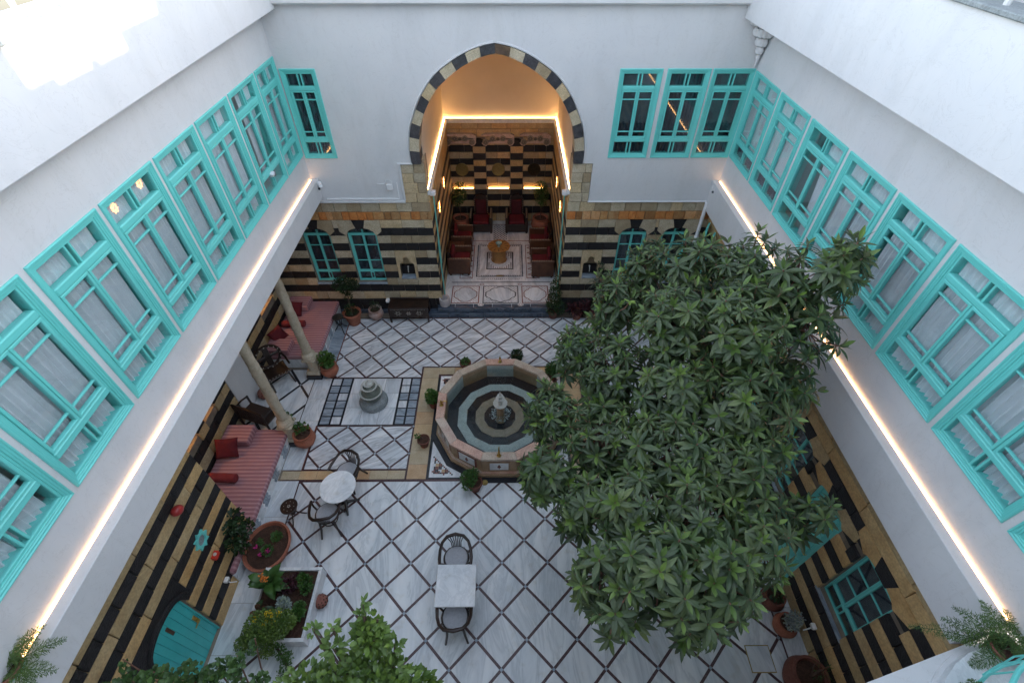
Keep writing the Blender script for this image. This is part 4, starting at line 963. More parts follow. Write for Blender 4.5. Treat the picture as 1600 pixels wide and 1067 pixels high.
# ------------------------------------------------------------------ fountain
ft = thing('fountain', 'large twelve sided marble fountain basin with striped floor and water', 'fountain', (FX, FY, 0))
ROT = math.radians(15)
def dd(r, n=12): return [(r*math.cos(ROT+i*math.pi/6), r*math.sin(ROT+i*math.pi/6)) for i in range(n)]
k_ = 1/math.cos(ROT); RO, RI = 1.43*k_, 1.24*k_
def seg(i, r0, r1, z0, z1, m, name, g=.003, off=0):
    a, b = ROT+i*math.pi/6, ROT+(i+1)*math.pi/6; P = lambda r, t: Vector((r*math.cos(t), r*math.sin(t), 0))
    p = [P(r0, a), P(r1, a), P(r1, b), P(r0, b)]; d = (p[2]-p[1]).normalized(); p = [p[0]+d*g, p[1]+d*g, p[2]-d*g, p[3]-d*g]
    return part(name, MB().prism([(v.x, v.y) for v in p], z0, z1, 'z'), m, ft)
part('basin_core', MB().prism(dd(1.36*k_), 0, .09, 'z'), mInk, ft)
for i in range(12):
    seg(i, 1.26*k_, 1.385*k_, .09, .585, mTan, 'side_stone'); seg(i, 1.27*k_, 1.47*k_, .0, .07, mTan, 'base_moulding', 0); seg(i, 1.27*k_, 1.43*k_, .07, .11, mPink, 'base_moulding', 0)
    seg(i, RI, RO, .585, .65, mPink, 'rim_stone', .0035)
    seg(i, 1.235*k_, 1.27*k_, .08, .60, mTan if i % 2 else mGreenSt, 'inner_lining', 0)
    a = ROT+(i+.5)*math.pi/6; Mx = Matrix.Rotation(a+A, 4, 'Z')
    pn = MB().cbox(-.24, .24, -1.402, -1.38, .17, .50, .004)
    part('side_panel', pn.xf(Mx), mInlayR if i % 2 == 1 else mTan, ft)
    part('white_panel', MB().cbox(-.20, .20, -1.408, -1.38, .205, .465, .003).xf(Mx), mMarbleT if i % 2 == 0 or True else mTan, ft)
    tree_ = MB().prism([(-.010, .25), (.010, .25), (.010, .29), (.042, .30), (.030, .35), (.0, .425), (-.030, .35), (-.042, .30), (-.010, .29)], -1.412, -1.40); part('cypress_motif', tree_.xf(Mx), mInlayR, ft)
ringz = .20
def ringp(r0, r1, m, name, z):
    for i in range(12): seg(i, r0*k_, r1*k_, z-.03, z, m, name, .001)
ringp(.98, 1.24, mInk, 'basin_band', ringz); ringp(.775, .978, mGreenSt, 'basin_band', ringz); ringp(.57, .773, mInk, 'basin_band', ringz); ringp(.365, .568, mOchreSt, 'basin_band', ringz); ringp(.02, .363, mInk, 'basin_band', ringz)
wm, wnt, wb, wo = mWater, mWater.node_tree, None, None
wat = MB(); N_ = 90; ext = 1.24*k_
for i in range(N_+1):
    for j in range(N_+1):
        x, y = -ext+2*ext*i/N_, -ext+2*ext*j/N_; r = math.hypot(x, y)
        wat.v.append((x, y, .49+.0035*math.sin(r*34)*math.exp(-r*1.3)+.004*noise.noise(Vector((x*5, y*5, 1)))+.002*noise.noise(Vector((x*14, y*14, 3)))))
def inside(x, y): return max(x*math.cos(k*math.pi/6)+y*math.sin(k*math.pi/6) for k in range(12)) < 1.245
for i in range(N_):
    for j in range(N_):
        x, y = -ext+2*ext*(i+.5)/N_, -ext+2*ext*(j+.5)/N_
        if inside(x, y): k = i*(N_+1)+j; wat.f.append((k, k+N_+1, k+N_+2, k+1)); wat.m.append(0)
part('water', wat, mWater, ft, True)
sp = thing('fountain_spout', 'scalloped pale stone spout rising from the middle of the fountain', 'spout', (FX+.02, FY-.10, .16))
part('pedestal', MB().lathe([(.11, 0), (.12, .05), (.10, .10), (.085, .4), (.10, .50), (.085, .54)], 8), mTan, sp)
def scallop(r, z0, z1, n=60, lob=14):
    mb = MB(); prof = [(.3, 0), (.62, .25), (.92, .7), (1.0, 1.0), (.95, .98), (.6, .72), (.05, .6)]
    for q, (pr_, pz) in enumerate(prof):
        for i in range(n): t = 2*math.pi*i/n; rr = r*pr_*(1+.06*abs(math.sin(t*lob/2))*(1 if q in (2, 3, 4) else 0)); mb.v.append((rr*math.cos(t), rr*math.sin(t), z0+(z1-z0)*pz))
    for q in range(len(prof)-1):
        for i in range(n): mb.f.append((q*n+i, q*n+(i+1) % n, (q+1)*n+(i+1) % n, (q+1)*n+i)); mb.m.append(0)
    return mb
part('bowl', scallop(.155, .58, .68), mDust, sp, True); part('neck', MB().lathe([(.05, .6), (.04, .72), (.055, .80)], 12), mDust, sp, True)
part('bowl', scallop(.095, .78, .86, 40, 10), mDust, sp, True); part('bowl', scallop(.06, .90, .95, 30, 8), mDust, sp, True); part('nozzle', MB().lathe([(.035, .84), (.02, .92), (.022, 1.0), (.01, 1.06), (0, 1.07)], 10), mDust, sp, True)
foam = MB()
for i in range(240):
    t = R.uniform(0, 6.283); r = R.gauss(.18, .035); s = R.uniform(.004, .010); x, y = r*math.cos(t), r*math.sin(t); foam.prism([(x+s*math.cos(k*1.26), y+s*math.sin(k*1.26)) for k in range(5)], .2745, .279+R.uniform(0, .004), 'z')
mFoam = M('foam', (.45, .62, .68), (.60, .72, .76), 30, .5, 0)
part('foam', foam, mFoam, sp, kind='stuff')
drops = MB()
for i in range(150):
    x, y, z = R.gauss(-.02, .10), R.gauss(.86, .16), R.uniform(.28, .55); s = .004; drops.add([(x-s, y, z), (x+s, y, z), (x, y+s, z), (x, y, z+s*2)], [(0, 1, 3), (1, 2, 3), (2, 0, 3), (0, 2, 1)])
part('splash_drops', drops, mFoam, sp, kind='stuff')
def spout(label, ang):
    t = thing('brass_spout', label, 'spout', (FX+1.33*math.cos(ang), FY+1.33*math.sin(ang), .65), ang-math.pi, 'brass spouts on the fountain rim')
    part('foot', MB().lathe([(.045, 0), (.05, .01), (.03, .03), (.018, .05), (.03, .08), (.02, .11), (.026, .14), (.012, .17), (0, .19)], 12), mBrass, t, True)
    part('neck', MB().tube([(0, 0, .06), (.04, 0, .12), (.08, 0, .15), (.12, 0, .14), (.13, 0, .11)], [.014, .016, .014, .012, .010], 8).tube([(0, 0, .07), (-.05, 0, .09), (-.07, 0, .13), (-.05, 0, .15)], [.008, .008, .007, .004], 6), mBrass, t, True)
spout('brass spout on the far side of the fountain rim', A); spout('curled brass spout on the left side of the fountain rim', math.pi); spout('brass spout on the near side of the fountain rim', -A)

# ------------------------------------------------------------------ columns on the left
for y, x, lab in ((8.27, -4.98, 'carved stone column beside the far cushioned divan'), (6.27, -4.93, 'carved stone column between the chairs and the near divan')):
    t = thing('stone_column', lab, 'column', (x, y, 0), group='carved columns along the left gallery')
    part('plinth', MB().cbox(-.19, .19, -.19, .19, 0, .14, .01), mInk, t); part('base_slab', MB().cbox(-.17, .17, -.17, .17, .14, .24, .02), mStoneCol, t)
    part('pedestal', MB().prism([(.13*math.cos(math.pi/8+k*math.pi/4), .13*math.sin(math.pi/8+k*math.pi/4)) for k in range(8)], .24, .62, 'z'), mStoneCol, t)
    part('base', MB().cbox(-.17, .17, -.17, .17, .62, .68, .02).lathe([(.17, .68), (.175, .72), (.15, .76), (.165, .79), (.13, .83), (.115, .86)], 20), mStoneCol, t, True)
    sh = MB(); n, rows = 28, 110; ph = R.uniform(0, 6)
    for i in range(rows+1):
        u = i/rows; z = .86+2.62*u; r0 = .105-.012*u
        for j in range(n):
            a = 2*math.pi*j/n; tw = a*2+z*7.5+ph
            r = r0+.006*math.sin(tw)*abs(math.sin(tw))+.006*max(0, math.sin(a*5-z*22+2*math.sin(z*9)))+.002*math.sin(a*9+z*40); sh.v.append((r*math.cos(a), r*math.sin(a), z))
    for i in range(rows):
        for j in range(n): sh.f.append((i*n+j, i*n+(j+1) % n, (i+1)*n+(j+1) % n, (i+1)*n+j)); sh.m.append(0)
    part('shaft', sh, mStoneCol, t, True)
    part('capital', MB().lathe([(.10, 3.46), (.12, 3.49), (.11, 3.53), (.15, 3.62), (.19, 3.68)], 20).cbox(-.2, .2, -.2, .2, 3.68, 3.735, .01), mStoneCol, t, True)

# ------------------------------------------------------------------ furniture
def arcpts(cx, cy, r, a0, a1, n, z, rx=1.0): return [(cx+r*rx*math.cos(a0+(a1-a0)*i/n), cy+r*math.sin(a0+(a1-a0)*i/n), z) for i in range(n+1)]
def bentwood(label, loc, rz):
    """bentwood armchair: round seat, hoop back and arms in one bent rail, fan of spindles, four splayed legs. back is at +y"""
    t = thing('bentwood_chair', label, 'chair', loc, rz, 'bentwood armchairs at the marble tables')
    part('seat_frame', MB().tube([(.215*math.cos(k*math.pi/14), .20*math.sin(k*math.pi/14), .45) for k in range(28)], .026, 8, closed=True), mWoodDk, t, True)
    part('cushion', MB().lathe([(0, .435), (.205, .44), (.215, .465), (.20, .485), (.12, .492), (0, .495)], 28), mCane, t, True)
    for sx in (-1, 1):
        part('leg', MB().tube([(sx*.15, -.15, .45), (sx*.17, -.18, .25), (sx*.20, -.22, .0)], [.024, .022, .018], 8), mWoodDk, t, True)
        part('leg', MB().tube([(sx*.13, .17, .45), (sx*.15, .22, .22), (sx*.19, .29, .0)], [.024, .022, .018], 8), mWoodDk, t, True)
        part('arm_post', MB().tube([(sx*.205, -.10, .45), (sx*.25, -.13, .55), (sx*.275, -.17, .66)], .019, 8), mWoodDk, t, True)
    rail = [(-.275, -.20, .655), (-.285, -.08, .665), (-.275, .06, .69), (-.235, .18, .74), (-.15, .265, .78), (0, .295, .80), (.15, .265, .78), (.235, .18, .74), (.275, .06, .69), (.285, -.08, .665), (.275, -.20, .655)]
    part('back_rail', MB().tube([tuple(v) for v in rail], [.026, .030, .028, .028, .030, .034, .030, .028, .028, .030, .026], 8), mWoodDk, t, True)
    for k in range(-3, 4): part('spindle', MB().tube([(k*.026, .195, .46), (k*.030, .235, .60), (k*.050, .285-.012*abs(k), .79)], .010, 6), mWoodDk, t, True)
    part('stretcher', MB().tube([(.15*math.cos(k*math.pi/10), .16*math.sin(k*math.pi/10), .24) for k in range(20)], .012, 6, closed=True), mWoodDk, t, True)
    return t
bentwood('dark bentwood armchair behind the round marble table', (-3.37, 5.20, 0), -.35)
bentwood('dark bentwood armchair in front of the round marble table', (-3.55, 4.29, 0), math.pi+.15)
bentwood('dark bentwood armchair on the far side of the square marble table', (-.97, 3.42, 0), .05)
bentwood('dark bentwood armchair on the near side of the square marble table', (-.92, 2.45, 0), math.pi+.05)
t = thing('round_table', 'round white marble table on a black iron pedestal', 'table', (-3.38, 4.70, 0))
part('tabletop', MB().lathe([(0, .72), (.335, .72), (.35, .73), (.35, .745), (.345, .75), (0, .75)], 48), mMarbleT, t)
part('pedestal', MB().lathe([(.05, .04), (.035, .12), (.03, .6), (.06, .70), (.12, .718)], 14), mIron, t, True)
for k in range(4): a = k*A+.35; part('leg', MB().tube([(0, 0, .10), (.14*math.cos(a), .14*math.sin(a), .07), (.27*math.cos(a), .27*math.sin(a), .02)], [.035, .028, .02], 8), mIron, t, True)
t = thing('square_table', 'square white marble table standing alone near the front', 'table', (-.915, 2.86, 0))
part('tabletop', MB().cbox(-.34, .34, -.34, .34, .72, .75, .006), mMarbleT, t)
part('pedestal', MB().lathe([(.05, .04), (.035, .12), (.03, .6), (.06, .70), (.12, .718)], 14), mIron, t, True)
for k in range(4): a = k*A+A/2; part('leg', MB().tube([(0, 0, .10), (.14*math.cos(a), .14*math.sin(a), .07), (.3*math.cos(a), .3*math.sin(a), .02)], [.035, .028, .02], 8), mIron, t, True)
def sidetable(label, loc, m, inlay, h=.50, r=.165, rz=0):
    t = thing('side_table', label, 'table', loc, rz)
    part('tabletop', MB().lathe([(0, h-.025), (r-.02, h-.025), (r, h-.015), (r, h-.004), (r-.008, h), (0, h)], 32), m, t)
    for k in range(3):
        a = k*2*math.pi/3+.5; c, s = math.cos(a), math.sin(a)
        part('leg', MB().tube([(c*.11, s*.11, h-.02), (c*.10, s*.10, h-.14), (c*.05, s*.05, h*.45), (c*.12, s*.12, h*.2), (c*.20, s*.20, 0)], [.015, .015, .014, .014, .012], 8), m, t, True)
    part('boss', MB().lathe([(0, -.03), (.045, -.02), (.05, 0), (.03, .03), (0, .035)], 12, (0, 0, h*.45)), m, t, True)
    if inlay:
        mb = MB()
        for k in range(8): a = k*A/2; x, y = .10*math.cos(a), .10*math.sin(a); mb.prism([(x-.008, y), (x, y-.008), (x+.008, y), (x, y+.008)], h, h+.002, 'z')
        for k in range(5): a = k*2*math.pi/5; x, y = .022*math.cos(a), .022*math.sin(a); mb.prism([(x+.012*math.cos(j*1.57), y+.012*math.sin(j*1.57)) for j in range(4)], h, h+.002, 'z')
        part('inlay', mb, mPearl, t, kind='stuff')
sidetable('small round dark table with pearl inlay near the near divan', (-4.33, 4.42, 0), mWoodDk, True)
sidetable('small round black side table beside the far divan', (-4.72, 9.92, 0), mIron, False, .52, .15, .6)

# divans
def divan(label, x0, x1, y0, y1, armside):
    t = thing('cushioned_divan', label, 'divan', (0, 0, 0), group='striped rose divans in the left gallery')
    part('marble_base', MB().cbox(x0, x1-.02, y0, y1, 0, .30, .008), mMarble, t)
    n = int((y1-y0)/.28)
    for i in range(n):
        a = y0+(y1-y0)*i/n; b = a+(y1-y0)/n-.02
        part('front_panel', MB().prism([(a+.03, .05), (b-.03, .05), (b-.0, .12), (b-.05, .17), (b, .24), (b-.03, .28), (a+.03, .28), (a, .24), (a+.05, .17), (a, .12)], x1-.022, x1-.006, 'x'), mMarbleG if i % 2 else mMarble, t)
    part('mattress', MB().cbox(x0, x1+.01, y0+.005, y1-.005, .302, .45, .03), mDivan, t)
    for s in armside:
        a, b = (y0+.01, y0+.47) if s < 0 else (y1-.47, y1-.01); part('bolster_block', MB().cbox(x0+.02, x0+.62, a, b, .452, .64, .02), mDivan, t)
    return t
divan('long rose striped divan in the far left corner', -6.24, -4.90, 8.50, 10.70, (-1, 1))
divan('long rose striped divan beside the lantern wall', -6.24, -4.97, 3.2, 6.28, (1,))
def cushion(label, loc, rot, s=.36, m=None):
    t = thing('cushion', label, 'cushion', loc)
    mb = MB(); n = 14
    for side in (1, -1):
        b = len(mb.v)
        for i in range(n+1):
            for j in range(n+1):
                u, v = i/n*2-1, j/n*2-1; e = max(0, (1-u**4)*(1-v**4))**.5; pin = 1-.07*(1-abs(u*v))*0-.06*(abs(u)**3)*(1-abs(v)**2)-.0
                mb.v.append((u*s/2*(1-.07*(1-v*v)*abs(u)), v*s/2*(1-.07*(1-u*u)*abs(v)), side*.075*e*(1+.08*math.sin(u*5+v*4))))
        for i in range(n):
            for j in range(n):
                k = b+i*(n+1)+j; q = (k, k+n+1, k+n+2, k+1); mb.f.append(q if side > 0 else q[::-1]); mb.m.append(0)
    part('cover', mb, m or mRed, t, True, rot=rot)
def roll(label, loc, rz, L=.5):
    t = thing('bolster', label, 'cushion', loc, rz)
    part('cover', MB().lathe([(0, -L/2), (.07, -L/2), (.092, -L/2+.02), (.095, 0), (.092, L/2-.02), (.07, L/2), (0, L/2)], 20).xf(Matrix.Rotation(A, 4, 'Y')), mRedBr, t, True)
roll('red cylindrical bolster lying on the far divan', (-5.83, 9.62, .545), .02, .62); roll('red cylindrical bolster lying on the near divan', (-5.86, 5.02, .545), -.05, .60)
cushion('dark red square cushion leaning by the far end of the far divan', (-5.92, 10.10, .66), (.9, .5, .5), .42); cushion('dark red square cushion leaning at the near end of the far divan', (-6.02, 9.05, .68), (.3, 1.0, -.3), .40)
cushion('dark red square cushion leaning on the near divan block', (-5.95, 5.62, .70), (.95, .2, .25), .44)

# recess furniture: inlaid folding armchair, slatted settle, hollow clay ball
t = thing('carved_armchair', 'round backed dark armchair with pearl inlay beside the far column', 'chair', (-5.80, 8.02, 0), .75)
part('seat', MB().cbox(-.26, .26, -.24, .24, .40, .44, .01), mWoodDk, t)
part('back_ring', MB().tube([(.30*math.cos(k*math.pi/14), .22, .78+.33*math.sin(k*math.pi/14)) for k in range(28)], .038, 8, closed=True), mWoodDk, t, True)
part('back_splat', MB().cbox(-.07, .07, .20, .24, .44, 1.10, .01).cbox(-.28, .28, .20, .24, .74, .82, .01), mWoodDk, t)
for s in (-1, 1):
    part('arm', MB().tube([(s*.30, .22, .72), (s*.33, .0, .70), (s*.31, -.24, .68)], .026, 8), mWoodDk, t, True)
    for y0, y1 in ((-.24, .24), (.24, -.24)): part('leg', MB().tube([(s*.26, y0, .44), (s*.24, 0, .22), (s*.27, y1, 0)], .024, 8), mWoodDk, t, True)
mb = MB()
for k in range(16): a = k*math.pi/8; mb.box(.30*math.cos(a)-.012, .30*math.cos(a)+.012, .17, .182, .78+.33*math.sin(a)-.012, .78+.33*math.sin(a)+.012)
for k in range(7): mb.box(-.26+k*.08, -.24+k*.08, -.20, -.18, .44, .443)
part('inlay', mb, mPearl, t, kind='stuff')
t = thing('slatted_settle', 'dark slatted wooden settle beside the near column', 'chair', (-5.78, 6.72, 0), math.pi-.35)
part('seat', MB().cbox(-.40, .40, -.22, .22, .38, .42, .01), mWoodDk, t)
for k in range(11): part('slat', MB().cbox(-.36+k*.070, -.335+k*.070, .19, .215, .44, .82, .003), mWoodDk, t)
part('top_rail', MB().tube([(-.42, .20, .80), (-.2, .22, .86), (0, .22, .88), (.2, .22, .86), (.42, .20, .80)], .026, 8), mWoodDk, t, True)
for sx in (-1, 1):
    part('arm', MB().tube([(sx*.41, .20, .66), (sx*.42, -.05, .66), (sx*.41, -.22, .62)], .02, 8), mWoodDk, t, True)
    for y in (-.2, .2): part('leg', MB().cbox(sx*.40-.02, sx*.40+.02, y-.02, y+.02, 0, .66 if y < 0 else .80, .004), mWoodDk, t)
part('chevron_inlay', MB().prism([(-.3, .385), (.3, .385), (.3, .395), (-.3, .395)], -.224, -.221), mPearl, t)
def clayball(label, loc, r=.14):
    t = thing('clay_lantern', label, 'lantern', loc); m = M('clay_lantern_clay', (.20, .075, .055), (.28, .11, .085), 7, .8, .3) if 'clay_lantern_clay' not in bpy.data.materials else bpy.data.materials['clay_lantern_clay']
    part('shell', MB().lathe([(.06, .0), (r*.8, .04), (r, r*.75), (r*.85, r*1.25), (r*.45, r*1.6), (r*.30, r*1.64), (r*.30, r*1.55), (0, r*1.5)], 24), m, t, True)
    mb = MB()
    for row, (e, n, s) in enumerate(((.15, 12, .020), (.55, 11, .019), (.95, 8, .015))):
        for k in range(n):
            a = 2*math.pi*(k+.5*(row % 2))/n; d = Vector((math.cos(a)*math.cos(e), math.sin(a)*math.cos(e), math.sin(e))); c = Vector((0, 0, r*.72))+Vector((d.x*r*1.0, d.y*r*1.0, d.z*r*.90)); u = d.orthogonal().normalized(); v = d.cross(u)
            mb.add([tuple(c+d*.004+(u*math.cos(q*1.047)+v*math.sin(q*1.047))*s) for q in range(6)], [(0, 1, 2, 3, 4, 5)])
    part('hole_shade', mb, mSoil, t, kind='stuff')  # flat dark patches on the closed shell, painted for the shade inside the holes
clayball('round pierced clay lantern on the floor beside the square planter', (-3.38, 2.82, 0), .125); clayball('round pierced clay lantern on the floor of the left recess', (-6.05, 7.55, .0), .16)

# carved bench against the facade
t = thing('carved_chest_bench', 'dark carved wooden bench with pearl inlay against the striped facade', 'bench', (-2.83, 10.42, 0))
part('seat', MB().cbox(-.56, .56, -.20, .20, .50, .55, .012), mWoodDk, t)
part('apron', MB().prism([(-.52, .50), (-.52, .22), (-.40, .17), (-.25, .21), (0, .17), (.25, .21), (.40, .17), (.52, .22), (.52, .50)], -.185, -.165), mWoodDk, t)
part('back_board', MB().cbox(-.56, .56, .18, .22, .30, .62, .01), mWoodDk, t)
for sx in (-1, 1):
    for y in (-.17, .17): part('leg', MB().prism([(sx*.50, .52), (sx*.56, .52), (sx*.56, .02), (sx*.54, 0), (sx*.51, 0), (sx*.52, .2)], y-.025, y+.025), mWoodDk, t)
mb = MB()
for cx in (-.30, 0, .30):
    for k in range(12):
        a = k*math.pi/6; r = .055 if k % 2 else .10; x, z = cx+r*math.cos(a)*(.8 if cx else .6), .35+r*.75*math.sin(a)*(1 if cx else .7); mb.prism([(x-.013, z), (x, z-.011), (x+.013, z), (x, z+.011)], -.190, -.185)
for k in range(26): mb.box(-.50+k*.04, -.49+k*.04, -.190, -.185, .475, .485)
part('inlay', mb, mPearl, t, kind='stuff')
t = thing('wall_socket', 'small white lamp fitting on the facade beside the bench', 'socket', (-3.46, 10.62, .50)); part('box', MB().cbox(-.05, .05, -.05, .08, -.04, .04, .01), mWhitePaint, t)

# recess armchairs
def armchair(label, loc, rz, throne=False):
    t = thing('recess_armchair', label, 'armchair', loc, rz, 'dark carved armchairs with red cushions in the arched recess')
    hh = 1.15 if throne else .78; w_ = .34
    part('seat_box', MB().cbox(-w_, w_, -.32, .30, .06, .34, .01), mWood if not throne else mWoodDk, t)
    part('seat_cushion', MB().cbox(-w_+.07, w_-.07, -.31, .22, .345, .46, .035), mRed, t)
    if throne:
        part('backrest', MB().prism([(-.24, .34), (.24, .34), (.24, .98), (.16, 1.12), (0, 1.18), (-.16, 1.12), (-.24, .98)], .24, .32), mWoodDk, t)
        part('back_cushion', MB().cbox(-.18, .18, .17, .245, .46, 1.0, .03), M('deep_red_velvet', (.05, .006, .010), (.08, .01, .016), 8, .85, .1), t)
    else:
        part('backrest', MB().cbox(-w_, w_, .26, .34, .34, .84, .01), mWoodDk, t)
        part('back_cushion', MB().cbox(-w_+.08, w_-.08, .14, .25, .47, .76, .035), mRed, t)
    studs = MB()
    for s in (-1, 1):
        part('arm', MB().cbox(s*w_-.045, s*w_+.045, -.34, .34, .06, .62, .008), mWoodDk if throne else mWood, t)
        for k in range(13): studs.prism([(s*w_-.03, -.32+k*.052), (s*w_, -.345+k*.052), (s*w_+.03, -.32+k*.052), (s*w_, -.295+k*.052)], .62, .624, 'z')
        if throne:
            for k in range(9): studs.box(s*.22-.012, s*.22+.012, .232, .24, .40+k*.07, .43+k*.07)
        for y in (-.28, .28): part('foot', MB().cbox(s*w_-.03, s*w_+.03, y-.03, y+.03, 0, .06, .004), mWoodDk, t)
    part('stud_inlay', studs, mBoneInlay, t, kind='stuff')
armchair('high backed red velvet throne chair at the left of the recess rear', (-.92, 14.72, FZ), 0, True); armchair('high backed red velvet throne chair at the right of the recess rear', (.30, 14.72, FZ), 0, True)
armchair('red cushioned armchair at the rear of the left row in the recess', (-1.50, 13.62, FZ), A); armchair('red cushioned armchair at the front of the left row in the recess', (-1.50, 12.42, FZ), A)
armchair('red cushioned armchair at the rear of the right row in the recess', (1.04, 13.42, FZ), -A); armchair('red cushioned armchair at the front of the right row in the recess', (1.06, 12.28, FZ), -A)
t = thing('side_box', 'low dark wooden box table between the two left recess armchairs', 'table', (-1.62, 13.02, FZ)); part('box', MB().cbox(-.2, .2, -.16, .16, .04, .46, .01), mWood, t); part('top', MB().cbox(-.22, .22, -.17, .17, .46, .49, .006), mWood, t)
t = thing('drum_table', 'golden brown inlaid drum table in the middle of the arched recess', 'table', (-.29, 12.88, FZ)); mHon = M('honey_wood', (.26, .12, .03), (.40, .20, .06), 6, .35, .2, fine=.3)
part('tabletop', MB().prism([(.36*math.cos(k*math.pi/6), .36*math.sin(k*math.pi/6)) for k in range(12)], .50, .53, 'z'), mHon, t)
part('drum', MB().lathe([(.25, 0), (.26, .03), (.235, .06), (.235, .44), (.27, .50)], 12), mHon, t)
mb = MB()
for k in range(12): a = k*math.pi/6; mb.prism([(.30*math.cos(a-.08), .30*math.sin(a-.08)), (.16*math.cos(a), .16*math.sin(a)), (.30*math.cos(a+.08), .30*math.sin(a+.08))], .53, .532, 'z')
part('inlay', mb, mWood, t, kind='stuff')
t = thing('glass_bowl', 'small teal glass bowl on the golden drum table', 'bowl', (-.29, 12.86, FZ+.53)); part('bowl', MB().lathe([(.05, 0), (.03, .02), (.03, .05), (.09, .09), (.10, .13), (.085, .13), (.03, .07), (0, .065)], 20), M('teal_glass', (.08, .20, .20), (.30, .42, .40), 18, .15, 0), t, True)
t = thing('stone_mortar', 'squat pale stone mortar on the recess step at its left corner', 'mortar', (-1.83, 10.66, FZ)); part('bowl', MB().lathe([(.12, 0), (.15, .03), (.16, .22), (.15, .26), (.10, .26), (.09, .12), (0, .08)], 20, wob=.01), M('pinkish_stone', (.36, .32, .32), (.48, .44, .43), 8, .8, .5), t, True)

# carved urn fountain on the white panel
t = thing('carved_urn', 'carved green grey stone urn fountain on round base on the white panel', 'urn', (-3.31, 7.34, 0))
part('base', MB().lathe([(.30, 0), (.33, .02), (.33, .14), (.29, .20), (.26, .21)], 36), mGreyStone, t, True)
fl = MB()
for k in range(36): a = k*math.pi/18; fl.lathe([(.016, .02), (.018, .10), (.010, .15)], 6, (.325*math.cos(a), .325*math.sin(a), 0))
part('fluting', fl, mGreyStone, t, True, kind='stuff')
part('body', MB().lathe([(.15, .20), (.22, .28), (.245, .36), (.23, .44)], 30), mUrn, t, True)
part('scalloped_rim', scallop(.265, .34, .45, 80, 24), mDust, t, True)
part('dome', MB().lathe([(.21, .44), (.205, .52), (.17, .62), (.12, .68)], 30), mUrn, t, True)
part('petal_collar', scallop(.19, .56, .66, 80, 22), mDust, t, True); part('petal_collar', scallop(.12, .64, .74, 60, 16), mDust, t, True)
part('finial', MB().lathe([(.07, .70), (.075, .74), (.04, .78), (.02, .80)], 16).tube([(0, 0, .78), (.0, .0, .84), (.01, -.02, .90)], [.014, .012, .006], 6), mDust, t, True)

# things on the left wall
t = thing('wall_lantern', 'red egg shaped lantern hanging on the striped left wall', 'lantern', (-4.96, 3.34, 2.60)); part('shell', MB().lathe([(0, -.08), (.05, -.07), (.075, -.02), (.08, .03), (.06, .08), (.035, .10), (0, .105)], 18).xf(Matrix.Rotation(1.1, 4, 'X')), M('red_lacquer', (.30, .02, .02), (.45, .05, .045), 12, .3, .2), t, True)
part('bracket', MB().tube([(-.09, 0, 0), (0, 0, 0)], .01, 6), mIron, t)
t = thing('star_frame', 'turquoise star shaped frame round a small grille on the left wall', 'frame', (-5.05, 3.28, 1.66), A)
st = [((.17 if k % 2 == 0 else .115)*math.cos(k*math.pi/8), (.19 if k % 2 == 0 else .13)*math.sin(k*math.pi/8)) for k in range(16)]
mb = MB()
for k in range(16):
    a, b = st[k], st[(k+1) % 16]; r = lambda p, q=.62: (p[0]*q, p[1]*q); ia = (.085*math.cos(k*math.pi/8), .10*math.sin(k*math.pi/8)); ib = (.085*math.cos((k+1)*math.pi/8), .10*math.sin((k+1)*math.pi/8)); mb.prism([a, b, ib, ia], -.06, -.02)
part('frame', mb, mTurq, t); part('grille', MB().box(-.09, .09, -.035, .0, -.1, .1), mGreyStone, t)
t = thing('red_box', 'small bright red box fixed on the left striped wall', 'box', (-4.98, 3.24, 1.13)); part('case', MB().cbox(-.05, .03, -.07, .07, -.045, .045, .008), M('red_plastic', (.55, .03, .015), (.6, .04, .02), 5, .35, 0), t); part('dial', MB().lathe([(.0, 0), (.03, 0), (.03, .008), (0, .01)], 14, (0, 0, .046)), mPearl, t)
def floodlight(label, loc, rz):
    t = thing('garden_light', label, 'lamp', loc, rz); part('head', MB().cbox(-.035, .035, -.05, .05, -.03, .03, .01), mWhitePaint, t); part('lens', MB().cbox(.036, .042, -.04, .04, -.022, .022, .003), mDust, t); part('arm', MB().tube([(-.02, 0, -.02), (.02, 0, -.12), (.12, .02, -.14)], .010, 6), mWhitePaint, t, True)
floodlight('small white garden light on the left wall above the planter', (-4.98, 3.05, .52), 0); floodlight('small white garden light low on the right striped wall', (4.98, 2.22, .62), math.pi)
def camera_(label, loc, rz):
    t = thing('security_camera', label, 'camera', loc, rz); part('mount', MB().lathe([(.05, -.06), (.05, 0), (.03, .02)], 14, (0, 0, .06)), mWhitePaint, t, True)
    part('body', MB().lathe([(.03, -.07), (.042, -.06), (.042, .07), (.03, .08)], 14).xf(Matrix.Translation((.04, -.05, 0)) @ Matrix.Rotation(1.1, 4, 'X') @ Matrix.Rotation(.4, 4, 'Y')), mWhitePaint, t, True); part('lens', MB().lathe([(.028, 0), (.028, .012)], 12).xf(Matrix.Translation((.02, -.13, -.035)) @ Matrix.Rotation(1.1, 4, 'X')), mInk, t)
camera_('white security camera in the far left corner over the facade', (-4.40, 10.58, 4.08), 0); camera_('white security camera in the far right corner above the ledge end', (4.88, 10.56, 3.98), -.6)
t = thing('junction_box', 'white junction box with looping cable on the far wall by the arch', 'box', (-2.78, 10.64, 4.02)); part('box', MB().cbox(-.07, .07, -.05, .0, -.09, .05, .008), mWhitePaint, t)
part('cable', MB().tube([(.05, -.03, .03), (.08, -.05, .12), (.02, -.06, .19), (-.06, -.05, .17), (-.10, -.04, .08), (-.18, -.03, .06), (-.28, -.03, .07)], .008, 6), mWhitePaint, t, True)

